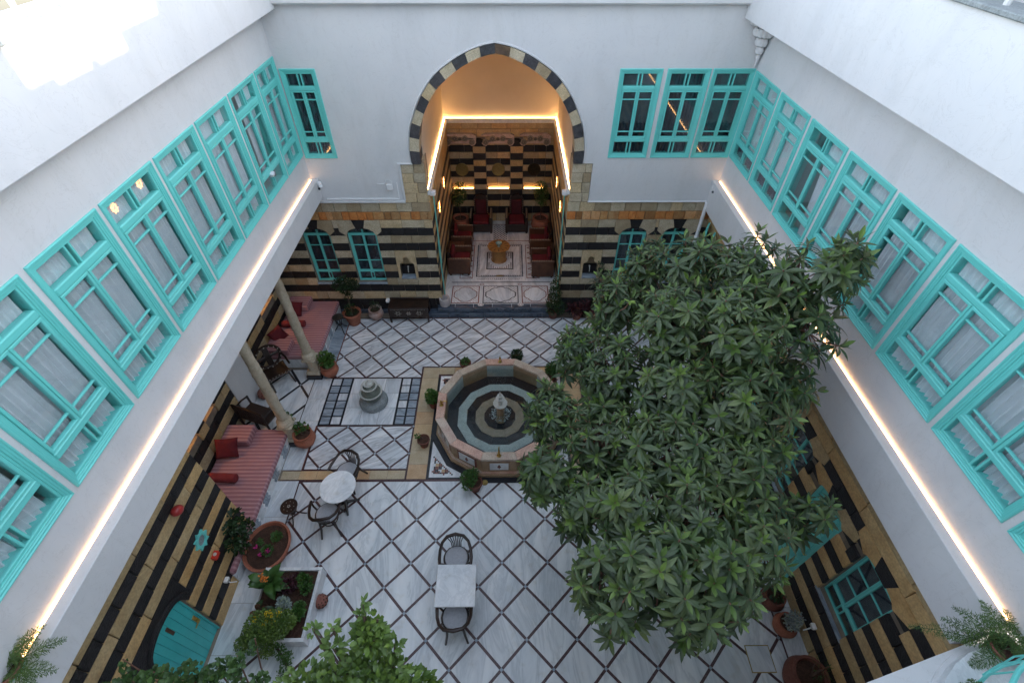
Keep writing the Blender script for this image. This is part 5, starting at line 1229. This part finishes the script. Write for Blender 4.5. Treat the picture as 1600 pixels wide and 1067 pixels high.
# near right balcony corner: curved white slab, turquoise rail
t = thing('balcony', 'curved white balcony corner with turquoise iron rail at lower right', 'balcony', (0, 0, 0))
arc = [(4.9+1.25*math.cos(a), -.05+1.25*math.sin(a)) for a in [math.radians(75+k*9) for k in range(14)]]
part('slab', MB().prism(arc+[(4.0, -1.2), (5.3, -1.2)], 3.92, 4.05, 'z'), mMarbleT, t); part('slab_edge', MB().prism([(4.9+(x-4.9)*1.03, -.05+(y+.05)*1.03) for x, y in arc]+[(3.9, -1.2), (5.3, -1.2)], 3.86, 3.92, 'z'), mPlaster, t)
ra = [(4.9+1.08*math.cos(a), -.05+1.08*math.sin(a)) for a in [math.radians(68+k*9) for k in range(14)]]
part('top_rail', MB().tube([(x, y, 4.62) for x, y in ra], .022, 8), mTurq, t, True); part('lower_rail', MB().tube([(x, y, 4.14) for x, y in ra], .016, 8), mTurq, t, True)
for k, (x, y) in enumerate(ra): part('baluster', MB().tube([(x, y, 4.05), (x*1.0+.02, y+.04, 4.3), (x, y, 4.62)], .008, 6), mTurq, t, True)
t = thing('ribbed_pot', 'round white ribbed pot standing low by the near right wall', 'pot', (4.62, 1.02, 2.0))
part('pot', MB().lathe([(.09, -.2), (.13, 0), (.14, .02), (.12, .03), (.11, .0), (.08, -.01), (.07, .01), (.05, .01), (.04, -.01), (0, -.01)], 28), mDust, t, True); part('post', MB().lathe([(.03, -2.0), (.03, -.2)], 8), mIron, t)

# ------------------------------------------------------------------ plants
def leaf(mb, p, d, up, L, W, droop=.3, mi=0, segs=3, fold=.25):
    """folded, drooping blade from p along d"""
    d = d.normalized(); s = d.cross(up)
    if s.length < 1e-4: s = d.orthogonal()
    s.normalize(); n = s.cross(d).normalized(); b = len(mb.v); ws = (.28, .85, 1.0, .62, 0) if segs == 4 else ((.35, 1.0, .75, 0) if segs == 3 else (.45, 1.0, 0))
    for i in range(segs+1):
        t = i/segs; c = p+d*(L*t*(1-.25*droop*t))-n*0+Vector((0, 0, -1))*(droop*L*t*t*.6); w_ = W*ws[i]*.5
        if i < segs:
            mb.v += [tuple(c-s*w_+n*(fold*w_)), tuple(c), tuple(c+s*w_+n*(fold*w_))]
        else: mb.v.append(tuple(c))
    for i in range(segs-1):
        k = b+i*3; mb.f += [(k, k+1, k+4, k+3), (k+1, k+2, k+5, k+4)]; mb.m += [mi, mi]
    k = b+(segs-1)*3; e = b+segs*3; mb.f += [(k, k+1, e), (k+1, k+2, e)]; mb.m += [mi, mi]
UPV = Vector((0, 0, 1))
def rosette(n_old=11, n_young=4, L=.235, W=.060):
    mb = MB()
    for ring, (n, el, l, mi) in enumerate(((n_old//2+1, -.05, 1.0, 0), (n_old//2, .30, .95, 0), (n_young, .95, .62, 1))):
        off = R.uniform(0, 6)
        for k in range(n):
            a = off+2*math.pi*k/n+R.uniform(-.22, .22); e = el+R.uniform(-.16, .16)
            d = Vector((math.cos(a)*math.cos(e), math.sin(a)*math.cos(e), math.sin(e))); m_ = 2 if (ring == 0 and R.random() < .006) else mi
            leaf(mb, Vector((0, 0, -.05+ring*.03))+d*.012, d, UPV, L*l*R.uniform(.8, 1.15), W*(.92 if ring < 2 else .8)*R.uniform(.85, 1.15), R.uniform(.25, .6) if ring < 2 else .1, m_, 4)
    mb.tube([(0, 0, -.20), (0, 0, 0)], [.008, .006], 5, mi=3)
    return mb
LM = [mLoq, mLoqY, mLoqDry, mTwig]
rvar = [rosette(R.choice((11, 13, 15)), R.choice((2, 3, 5))) for _ in range(10)]
rmesh = [m.mesh('leaf_cluster', LM) for m in rvar]
LOQ = [[4.22, 4.92, 5.98, .25], [4.12, 4.78, 5.98, 0.35], [3.82, 5.02, 5.65, 0.4], [3.5, 5.65, 5.29, 0.5], [2.85, 6.07, 4.98, 0.5], [2.3, 6.55, 4.76, 0.4], [1.76, 6.1, 4.31, 0.5], [2.47, 5.14, 4.76, 0.6], [3.24, 4.7, 5.04, 0.6], [3.9, 4.49, 5.12, 0.4], [1.12, 5.58, 3.78, 0.35], [1.67, 5.01, 3.78, 0.6], [2.47, 4.48, 4.11, 0.7], [3.24, 4.03, 4.37, 0.65], [3.84, 4.14, 4.49, 0.4], [0.66, 4.59, 3.35, 0.45], [1.39, 4.07, 3.41, 0.6], [2.23, 3.54, 3.73, 0.6], [3.01, 3.36, 3.85, 0.6], [3.50, 3.42, 4.06, 0.22], [0.51, 3.57, 3.18, 0.4], [0.92, 3.05, 3.24, 0.35], [1.6, 2.8, 3.56, 0.55], [2.35, 2.65, 3.7, 0.55], [3.2, 2.79, 3.56, 0.42], [3.99, 2.78, 3.56, 0.28], [1.07, 2.01, 3.61, 0.4], [1.68, 1.93, 3.82, 0.5], [2.28, 1.89, 3.93, 0.45], [2.93, 2.2, 3.82, 0.4], [1.15, 1.6, 3.63, 0.2], [2.03, 1.51, 3.69, 0.25], [2.66, 1.8, 3.56, 0.2]]
tree = thing('loquat_tree', 'big evergreen tree with long leaf rosettes filling the right of the court', 'tree', (2.35, 4.35, 0))
T0 = Vector((2.35, 4.35, 0)); cc = Vector((2.35, 3.9, 2.0))
cand = []
for x, y, z, r in LOQ:
    c = Vector((x, y, z)); n = int(14+74*r*r/.36)
    for i in range(n):
        for _ in range(20):
            d = Vector((R.gauss(0, 1), R.gauss(0, 1), R.gauss(.25, 1))).normalized()
            if d.dot(Vector((-c.x, -c.y-.0, 9.5-c.z)).normalized()) > -.35: break
        p = c+d*r*R.uniform(.55, 1.02)
        if p.x > 4.75: continue
        cand.append((p, (d+(p-cc).normalized()*.5+UPV*.55).normalized(), 1))
    for i in range(int(8+14*r)):                       # inner, lower foliage
        d = Vector((R.gauss(0, 1), R.gauss(0, 1), R.gauss(-.4, .6))).normalized(); p = c+d*r*R.uniform(.2, .9)+Vector((0, 0, -.45))
        if p.x < 4.7: cand.append((p, (d*.6+UPV).normalized(), 0))
# thin out rosettes standing in each other
keep = []
for p, d, o in cand:
    if all((p-q).length > (.165 if o else .2) for q, _, _ in keep): keep.append((p, d, o))
keep.sort(key=lambda k: (k[0]-Vector((0, 0, 9.5))).length)
rest = MB()
for i, (p, d, o) in enumerate(keep):
    q = d.to_track_quat('Z', 'Y').to_matrix().to_4x4() @ Matrix.Rotation(R.uniform(0, 6.28), 4, 'Z'); s = R.choice((.7, .85, 1.0, 1.1, 1.25))*R.uniform(.92, 1.08)
    Mx = Matrix.Translation(p-T0) @ q @ Matrix.Scale(s, 4)
    if i < 300:
        c = ob('leaf_cluster', R.choice(rmesh), tree); c.matrix_local = Mx
    else:
        v = R.choice(rvar); b = len(rest.v); rest.v += [tuple(Mx @ Vector(a)) for a in v.v]; rest.f += [tuple(k+b for k in f) for f in v.f]; rest.m += v.m
part('foliage', rest, LM, tree, kind='stuff')
def curve(a, b, sag, n=8, wig=.06):
    a, b = Vector(a), Vector(b); o = []
    for i in range(n+1):
        t = i/n; p = a.lerp(b, t)+Vector((R.uniform(-wig, wig), R.uniform(-wig, wig), 0))*math.sin(t*math.pi)+Vector((0, 0, sag*math.sin(t*math.pi))); o.append(tuple(p))
    return o
fork = Vector((.05, .0, 1.7)); part('trunk', MB().tube(curve((0, 0, 0), fork, 0, 8, .05), [.15, .125, .11, .105, .10, .10, .10, .105, .11], 12), mBark, tree, True)
mains = {}
for k, (gx, gy, gz) in enumerate(((.9, 1.2, 3.4), (-.9, .6, 2.6), (.9, -.6, 2.8), (-.6, -1.2, 2.6), (.2, .1, 3.0), (.3, -1.6, 2.8))):
    e = Vector((gx, gy, gz)); part('limb', MB().tube(curve(fork, e, .05, 7, .08), [.085, .075, .068, .06, .055, .05, .045, .04], 9), mBark, tree, True); mains[k] = e
for x, y, z, r in LOQ:
    c = Vector((x, y, z))-T0; m_ = min(mains.values(), key=lambda v: (v-c).length); part('branch', MB().tube(curve(m_, c, .08, 6, .08), [.036, .032, .028, .024, .02, .016, .012], 7), mBark, tree, True)
tw = MB()
for p, d, o in keep:
    c = min(LOQ, key=lambda b: (Vector(b[:3])-p).length); tw.tube([tuple(Vector(c[:3])-T0+(p-Vector(c[:3]))*.15), tuple((p+Vector(c[:3]))/2-T0+Vector((0, 0, -.05))), tuple(p-T0)], [.011, .009, .007], 4, caps=False)
part('twigs', tw, mTwig, tree, kind='stuff')

for k, (x, y, z) in enumerate(((1.75, 1.62, 3.45), (2.05, 1.50, 3.35), (1.25, 1.75, 3.35), (2.0, 1.62, 3.2), (1.0, 3.0, 2.9), (1.55, 5.95, 4.55), (1.85, 5.6, 4.7))):
    e = Vector((x, y, z))-T0; s_ = e+Vector((R.uniform(-.15, .25), R.uniform(.3, .6), .35 if k < 5 else -.5)); part('branch', MB().tube(curve(s_, e, -.04, 6, .05), [.014, .013, .012, .011, .010, .009, .008], 6), mTwig, tree, True)
    v = MB()
    for q in range(7): a = R.uniform(0, 6.28); leaf(v, e, Vector((math.cos(a), math.sin(a), R.uniform(-.2, .8))), UPV, .12, .04, .3, 0, 3)
    part('sprig', v, mLoqY, tree, kind='stuff')

def scatter(blobs, n, L, W, m, mm=0, jit=.35, upb=.6, droop=.25, segs=3):
    mb = MB(); tot = sum(b[3]**2 for b in blobs)
    for x, y, z, r in blobs:
        for i in range(max(3, int(n*r*r/tot))):
            d = Vector((R.gauss(0, 1), R.gauss(0, 1), R.gauss(.15, 1))).normalized(); p = Vector((x, y, z))+d*r*(R.random()**.35)
            dd_ = (d+Vector((R.gauss(0, jit), R.gauss(0, jit), R.gauss(upb*.4, jit)))).normalized(); leaf(mb, p, dd_, UPV, L*R.uniform(.65, 1.2), W*R.uniform(.7, 1.2), droop, 0, segs)
    return mb
def stems(t, base, tips, r, m=mBark, name='stem'):
    for tp in tips: part(name, MB().tube(curve(base, tp, .0, 6, .03), [r*(1-.1*i) for i in range(7)], 6), m, t, True)
# citrus tree rising at the near edge
CIT = [[-1.32, 1.00, 4.12, 0.26], [-1.59, 0.86, 4.00, 0.27], [-1.12, 0.77, 4.17, 0.34], [-1.36, 1.27, 4.50, 0.07], [-1.34, 1.36, 4.62, .05], [-1.33, 1.42, 4.72, .035], [-1.62, 1.26, 4.52, .05], [-1.05, 1.16, 4.42, .06], [-1.22, 1.33, 4.54, .05], [-1.62, 1.14, 4.40, 0.09], [-1.25, 1.20, 4.42, 0.12], [-1.79, 1.25, 4.52, 0.05], [-0.88, 0.86, 4.0, 0.2], [-1.94, 0.85, 3.84, 0.3], [-1.30, 1.22, 4.38, .16]]
t = thing('lemon_tree', 'bright green citrus tree with small oval leaves at the bottom edge', 'tree', (-1.4, .55, 0))
part('foliage', scatter([(x+1.4, y-.55, z, r) for x, y, z, r in CIT], 2300, .085, .044, mCit, jit=.5, upb=.9), mCit, t, kind='stuff')
part('trunk', MB().tube(curve((0, 0, 0), (0, .05, 2.6), 0), [.08, .075, .07, .065, .06, .06, .055, .05, .05], 10), mBark, t, True)
stems(t, (0, .05, 2.55), [(x+1.4, y-.55, z) for x, y, z, r in CIT], .024)
# climbing vine, lower left
VINE = [[-3.96, 1.08, 3.48, 0.15], [-3.7, 1.13, 3.53, 0.15], [-3.36, 1.12, 3.53, 0.2], [-3.03, 1.14, 3.55, 0.2], [-2.83, 1.24, 3.65, 0.10], [-4.23, 1.01, 3.41, 0.12], [-2.64, 1.02, 3.44, 0.2], [-3.3, 0.93, 3.34, 0.3], [-2.75, 1.42, 3.55, .06], [-4.1, 1.25, 3.5, .05]]
t = thing('climbing_vine', 'leafy green vine trailing along the bottom left edge', 'vine', (-3.3, .6, 0))
part('foliage', scatter([(x+3.3, y-.6-.07, z-.06, r*.9) for x, y, z, r in VINE], 1300, .062, .058, mVine, jit=.6, upb=1.0, segs=2), mVine, t, kind='stuff')
stems(t, (0, 0, 0), [(x+3.3, y-.6, z) for x, y, z, r in VINE], .018, mTwig)
# asparagus ferns
def fern(label, loc, fronds, pot=True, L=.55, seed=1):
    t = thing('potted_fern', label, 'fern', loc); rr = random.Random(seed); fronds = [(a, e, l*.84) for a, e, l in fronds]
    if pot:
        part('pot', MB().lathe([(.07, 0), (.085, .01), (.115, .17), (.13, .175), (.135, .215), (.12, .22), (.108, .19), (.10, .17), (0, .165)], 26), mTerraDk, t, True); part('soil', MB().lathe([(0, .175), (.108, .17)][::-1], 20), mSoil, t); part('painted_band', MB().lathe([(.112, .14), (.119, .165), (.121, .165), (.114, .138)], 26), mTurq, t)
    fo = MB(); st = MB()
    for a, e, l in fronds:
        a += rr.uniform(-.1, .1); pts = []
        for i in range(14):
            u = i/13; pts.append(Vector((math.cos(a)*l*u*math.cos(e*(1-.4*u)), math.sin(a)*l*u*math.cos(e*(1-.4*u)), .18+l*(math.sin(e)*u-.55*u*u))))
        st.tube([tuple(p) for p in pts], .003, 4)
        for i in range(3, 14):
            d = (pts[i]-pts[i-1]).normalized(); s = d.cross(UPV).normalized()
            for sd in (-1, 1):
                for k in range(5):
                    q = pts[i-1].lerp(pts[i], k/5); ln = .075*math.sin(max(.15, i/14*math.pi))+.01; dv = (s*sd+d*.6+Vector((rr.uniform(-.3, .3), rr.uniform(-.3, .3), rr.uniform(-.35, .35)))).normalized()
                    for h in range(3): leaf(fo, q+dv*(ln*h/3), (dv+Vector((rr.uniform(-.8, .8), rr.uniform(-.8, .8), rr.uniform(-.6, .6)))).normalized(), UPV, ln*.55, .006, .1, 0, 2)
    part('frond_stem', st, mVine, t, kind='stuff'); part('needles', fo, mFern, t, kind='stuff'); return t
fern('asparagus fern in a red clay pot on the balcony corner at right', (4.78, 1.14, 3.93), [(2.6, .5, .62), (2.9, .3, .55), (2.2, .7, .60), (1.6, .8, .55), (.6, .6, .45), (.1, .7, .40), (3.5, .4, .5), (1.1, .9, .5), (-.6, .8, .35), (2.0, 1.1, .45), (2.75, .15, .8)], seed=3)
fern('feathery asparagus fern at the bottom left corner on the ledge', (-4.62, 1.02, 4.05), [(1.2, .7, .5), (.6, .5, .55), (1.8, .9, .45), (0.1, .4, .5), (2.4, .8, .35), (-.4, .5, .4), (.9, 1.0, .45)], True, seed=5)
fern('pale small asparagus fern on the balcony at the bottom right', (4.12, .66, 4.05), [(1.5, 1.0, .3), (1.0, .8, .3), (2.2, .9, .28), (.3, .9, .25)], True, seed=9)

def potshape(kind, s=1.0):
    if kind == 'cone': return [(.13*s, 0), (.15*s, .02*s), (.215*s, .34*s), (.24*s, .35*s), (.245*s, .41*s), (.22*s, .42*s), (.205*s, .38*s), (.19*s, .36*s)]
    if kind == 'jar': return [(.10*s, 0), (.15*s, .04*s), (.215*s, .17*s), (.20*s, .26*s), (.15*s, .31*s), (.185*s, .35*s), (.19*s, .37*s), (.16*s, .37*s), (.14*s, .33*s), (.14*s, .31*s)]
    if kind == 'belly': return [(.16*s, 0), (.24*s, .06*s), (.28*s, .20*s), (.25*s, .33*s), (.21*s, .38*s), (.235*s, .41*s), (.235*s, .43*s), (.20*s, .43*s), (.18*s, .38*s)]
    if kind == 'bowl': return [(.30*s, 0), (.38*s, .04*s), (.46*s, .26*s), (.50*s, .30*s), (.50*s, .34*s), (.46*s, .35*s), (.43*s, .28*s)]
    return [(.08*s, 0), (.10*s, .01), (.13*s, .20*s), (.15*s, .21*s), (.15*s, .25*s), (.135*s, .255*s), (.12*s, .22*s)]
def potplant(label, loc, kind, s, blobs, n, L, W, lm, pm=None, stemtips=(), name='potted_plant', cat='plant', extra=None, sy=1.0, **kw):
    t = thing(name, label, cat, loc); pr = potshape(kind, s); Sc = Matrix.Diagonal((1, sy, 1, 1))
    part('pot', MB().lathe(pr, 32).xf(Sc), pm or mTerra, t, True)
    part('soil', MB().lathe([(pr[-1][0]+.012*s, pr[-1][1]), (pr[-1][0]*.5, pr[-1][1]+.012), (0, pr[-1][1]+.015)], 20).xf(Sc), mSoil, t)
    if n: part('foliage', scatter(blobs, n, L, W, lm, **kw), lm, t, kind='stuff')
    for tp in stemtips: part('stem', MB().tube(curve((0, 0, pr[-1][1]-.02), tp, 0, 6, .02), [.016*s*(1-.08*i) for i in range(7)], 6), mBark, t, True)
    if extra: extra(t)
    return t
potplant('tall dark leafed shrub in a large terracotta pot by the facade windows', (-4.42, 10.22, 0), 'cone', 1.05, [(0, 0, .52, .17), (.02, .05, .95, .10), (-.02, .1, 1.15, .16), (-.18, .1, 1.32, .16), (.16, .12, 1.32, .17), (0, .1, 1.42, .18), (.28, .1, 1.35, .1)], 900, .06, .04, mBushDk, stemtips=[(0, .1, 1.4)])
potplant('small sparse plant in a whitened clay pot before the facade', (-3.82, 10.43, 0), 'jar', 1.0, [(0, 0, .45, .13), (.1, 0, .50, .08), (-.08, .04, .52, .07)], 170, .05, .022, mBushDk, M('whitewashed_clay', (.30, .17, .13), (.50, .44, .42), 4, .8, .4), stemtips=[(.05, 0, .5), (-.08, 0, .5)])
potplant('round leafy shrub in a ribbed terracotta jar beside the far column', (-4.60, 8.27, 0), 'jar', 1.05, [(0, 0, .52, .17), (-.08, .05, .62, .12), (.1, .03, .60, .12), (0, .05, .7, .08)], 420, .075, .04, mBush, stemtips=[(0, 0, .6)])
potplant('leaning leafy shoots in a terracotta jar beside the near column', (-4.62, 6.18, 0), 'jar', 1.12, [(-.06, .05, .50, .09), (-.16, .12, .62, .08), (-.26, .2, .75, .08), (.06, .1, .55, .07), (-.36, .22, .78, .07)], 210, .075, .042, mBush, stemtips=[(-.3, .2, .76), (.06, .1, .6)])
potplant('dense round green bush in a pot on the beige band left of the fountain', (-1.83, 7.22, 0), 'small', .9, [(0, 0, .34, .16), (-.04, .04, .42, .12), (.05, -.02, .40, .12)], 620, .055, .034, mBush, mTerraDk)
potplant('bare dark clay pot with one small sprig left of the fountain', (-1.93, 6.12, 0), 'small', .95, [(-.12, .03, .32, .05)], 30, .05, .035, mBush, mTerraDk, stemtips=[(-.1, .02, .34)])
potplant('dense green bush in a pot at the near left foot of the fountain', (-.72, 5.04, 0), 'small', 1.1, [(-.12, .04, .34, .17), (-.16, .0, .42, .13), (-.04, .1, .40, .13), (-.14, -.08, .28, .12)], 900, .042, .026, mBush, mTerraDk)
potplant('small succulent pot behind the fountain at left', (-1.12, 8.44, 0), 'small', 1.0, [(0, 0, .28, .10)], 90, .07, .03, mBush, mTerraDk)
potplant('round dark bush in a pot behind the fountain at centre', (.22, 8.62, 0), 'small', .9, [(0, 0, .34, .15)], 420, .045, .03, mBushDk, mTerraDk)
potplant('leafy dark bush in a pot behind the fountain at right', (1.10, 8.10, 0), 'small', 1.1, [(0, 0, .36, .18), (.1, 0, .44, .14)], 520, .055, .035, mBush, mTerraDk)
potplant('dark pot plant at the near right foot of the fountain', (.62, 5.02, 0), 'small', 1.2, [(0, 0, .36, .12)], 120, .05, .03, mBush, mTerraDk)
potplant('tall dense climbing shrub at the right corner of the recess step', (1.30, 10.45, 0), 'small', 1.1, [(0, 0, .35, .22), (0, .02, .60, .22), (.02, .05, .85, .19), (.0, .08, 1.1, .14), (.04, .1, 1.3, .09), (.2, .0, .35, .18)], 1500, .05, .034, mBushDk, mTerraDk)
potplant('purple leafed plant in a pot along the right facade', (1.98, 10.40, 0), 'small', 1.1, [(0, 0, .34, .20), (.25, .05, .40, .18), (-.2, .03, .36, .14), (.4, 0, .36, .14)], 420, .075, .045, mPurple, mTerraDk)
potplant('slender climbing shrub rising beside the right facade niche', (2.52, 10.48, 0), 'small', 1.1, [(0, 0, .5, .16), (.02, .05, .85, .14), (-.04, .08, 1.15, .13), (.02, .1, 1.5, .14), (-.02, .1, 1.75, .10)], 560, .05, .034, mBushDk, mTerraDk, stemtips=[(0, .08, 1.7)])
potplant('little tree in a round terracotta pot at the left rear of the recess', (-1.62, 14.66, FZ), 'belly', 1.15, [(0, 0, 1.30, .26), (.06, 0, 1.52, .22), (-.05, 0, 1.1, .16)], 1000, .065, .026, mBush, stemtips=[(0, 0, 1.4)])
potplant('little tree in a round terracotta pot at the right rear of the recess', (1.12, 14.66, FZ), 'belly', 1.15, [(0, 0, 1.30, .25), (-.04, 0, 1.55, .22), (.04, 0, 1.1, .16)], 1000, .065, .026, mBush, stemtips=[(0, 0, 1.4)])
potplant('dark clay pot half hidden under the tree by the right wall', (4.70, 2.78, 0), 'belly', .75, [(0, 0, .40, .12)], 60, .06, .03, mBushDk, mTerraDk)
potplant('silver leafed plant in a terracotta pot by the right wall', (4.76, 2.36, 0), 'belly', .72, [(.02, 0, .40, .14), (.06, .02, .50, .11), (0, -.08, .42, .10)], 420, .045, .026, mSilver, jit=.8)
potplant('very large bare terracotta pot at the near right corner', (4.72, 1.58, 0), 'belly', 1.15, [(.12, .05, .62, .14)], 60, .08, .008, mVine, mTerraDk, stemtips=[(.15, .05, .8), (-.02, .1, .75)])
# oval terracotta bowl with tiny flowers
def bowlx(t):
    part('ground_cover', scatter([(.14, .16, .32, .10), (-.14, .06, .31, .06), (.06, -.1, .33, .10)], 420, .035, .03, mBush), mBush, t, kind='stuff')
    part('pink_flower', scatter([(-.16, -.06, .38, .03), (.10, -.14, .38, .04), (-.02, -.2, .37, .03)], 60, .03, .028, mMagenta, jit=.8), mMagenta, t, kind='stuff')
potplant('wide oval terracotta bowl with pink flowers at the foot of the left wall', (-4.60, 3.74, 0), 'bowl', .86, [], 0, 0, 0, mBush, extra=bowlx, sy=1.12, name='flower_bowl', cat='planter')
# shrub against the wall behind the bowl
t = thing('wall_shrub', 'dark green shrub climbing the left wall behind the terracotta bowl', 'shrub', (-4.93, 3.62, 0))
part('foliage', scatter([(0, .1, .75, .16), (.03, .2, 1.0, .15), (0, .0, .6, .14), (.02, -.1, .9, .12), (.0, .3, 1.15, .12), (.05, .05, 1.2, .10), (.1, .25, .8, .12)], 620, .07, .045, mBushDk), mBushDk, t, kind='stuff'); stems(t, (0, 0, 0), [(0, .2, 1.1), (.02, -.1, .9), (0, .3, 1.2)], .014)
# square marble planter
t = thing('marble_planter', 'square white marble planter full of soil by the left wall', 'planter', (-3.95, 2.74, 0))
part('wall_slab', MB().cbox(-.52, .52, .54, .60, 0, .30, .006), mMarbleT, t); part('wall_slab', MB().cbox(-.52, .52, -.60, -.54, 0, .30, .006), mMarbleT, t)
part('wall_slab', MB().cbox(.46, .52, -.54, .54, 0, .30, .006), mMarbleT, t); part('wall_slab', MB().cbox(-.52, -.46, -.54, .54, 0, .30, .006), mMarbleT, t)
so2 = MB(); n = 16
for i in range(n+1):
    for j in range(n+1): x, y = -.465+.93*i/n, -.545+1.09*j/n; so2.v.append((x, y, .235+.03*noise.noise(Vector((x*5, y*5, 0)))))
for i in range(n):
    for j in range(n): k = i*(n+1)+j; so2.f.append((k, k+n+1, k+n+2, k+1)); so2.m.append(0)
part('soil', so2, mSoil, t, True)
def plant(name, label, loc, blobs, n, L, W, lm, tips=(), sm=None, **kw):
    t = thing(name, label, 'plant', loc); part('foliage', scatter(blobs, n, L, W, lm, **kw), lm, t, kind='stuff')
    for tp in tips: part('stem', MB().tube(curve((0, 0, 0), tp, 0, 5, .02), .006, 5), sm or mVine, t, True)
    return t
P0 = (-3.95, 2.74, .24)
t = thing('canna_plant', 'big leaf canna with orange flowers in the marble planter', 'plant', (-4.22, 2.98, .24))
for k in range(22): 
    mb = MB(); a = R.uniform(0, 6.28); e = R.uniform(.5, 1.15); h = R.uniform(.12, .42); leaf(mb, Vector((math.cos(a)*.05, math.sin(a)*.05, h)), Vector((math.cos(a)*math.cos(e), math.sin(a)*math.cos(e), math.sin(e))), UPV, R.uniform(.34, .48), R.uniform(.12, .16), .65, 0, 4, .35); part('leaf', mb, mBush if k < 20 else leafmat('bronze_canna_leaf', (.05, .02, .012), (.10, .04, .02)) if k == 20 else bpy.data.materials['bronze_canna_leaf'], t, True)
for tp in ((.03, .02, .55), (-.05, .04, .5), (.06, -.05, .6)): part('stem', MB().tube([(tp[0]*.3, tp[1]*.3, 0), tp], .009, 6), mVine, t, True)
part('orange_flower', scatter([(.06, -.05, .62, .04), (-.05, .04, .55, .03)], 30, .05, .03, mMagenta, jit=.8), M('orange_petal', (.65, .16, .03), (.75, .30, .05), 8, .6, 0), t, kind='stuff')
t = thing('canna_plant', 'bronze leafed canna at the left side of the marble planter', 'plant', (-4.25, 2.55, .24))
for k in range(9):
    mb = MB(); a = R.uniform(0, 6.28); e = R.uniform(.3, 1.1); leaf(mb, Vector((0, 0, R.uniform(.05, .3))), Vector((math.cos(a)*math.cos(e), math.sin(a)*math.cos(e), math.sin(e))), UPV, R.uniform(.26, .36), .11, .8, 0, 4, .35); part('leaf', mb, bpy.data.materials['bronze_canna_leaf'] if k % 3 else mBushDk, t, True)
plant('red_leaf_plant', 'dark red leafed plant in the far middle of the marble planter', (-3.88, 3.02, .24), [(0, 0, .16, .13), (.1, .05, .2, .1), (-.1, -.06, .15, .1)], 330, .075, .03, mPurple)
plant('green_herb', 'green leafy herb in the far right corner of the marble planter', (-3.62, 3.04, .24), [(0, 0, .18, .11), (-.05, .04, .24, .09), (.03, -.1, .15, .08)], 380, .06, .028, mBush)
plant('silver_plant', 'silvery blue rosette plant in the middle of the marble planter', (-3.88, 2.66, .24), [(0, 0, .15, .10), (-.06, .04, .18, .07)], 170, .09, .03, mSilver, jit=.7)
plant('green_shrub', 'small green shrub on the right side of the marble planter', (-3.62, 2.62, .24), [(0, 0, .16, .10), (.0, -.1, .14, .09)], 300, .05, .035, mBush)
t = plant('flowering_bush', 'yellow flowering feathery bush spilling over the front of the marble planter', (-3.98, 2.34, .24), [(-.1, -.05, .32, .27), (.1, -.02, .32, .25), (-.28, -.15, .22, .16), (.24, .04, .34, .17), (-.02, -.3, .1, .14), (-.38, -.25, .15, .14), (.36, .02, .34, .09)], 4200, .042, .026, mCit, jit=.8, upb=.9)
part('yellow_flower', scatter([(.02, .1, .46, .07), (.16, .12, .44, .05), (-.2, .06, .42, .06), (-.02, -.02, .45, .05), (.1, .0, .42, .05)], 230, .028, .022, mYellow, jit=.9, segs=2), mYellow, t, kind='stuff')
t = plant('trailing_plant', 'thin trailing shoots hanging over the near edge of the marble planter', (-3.75, 2.05, .2), [(-.1, 0, .04, .10), (.0, -.08, -.02, .09), (.06, -.2, -.08, .08), (.0, -.32, -.12, .06), (.1, -.1, .02, .08)], 420, .038, .022, mBush)
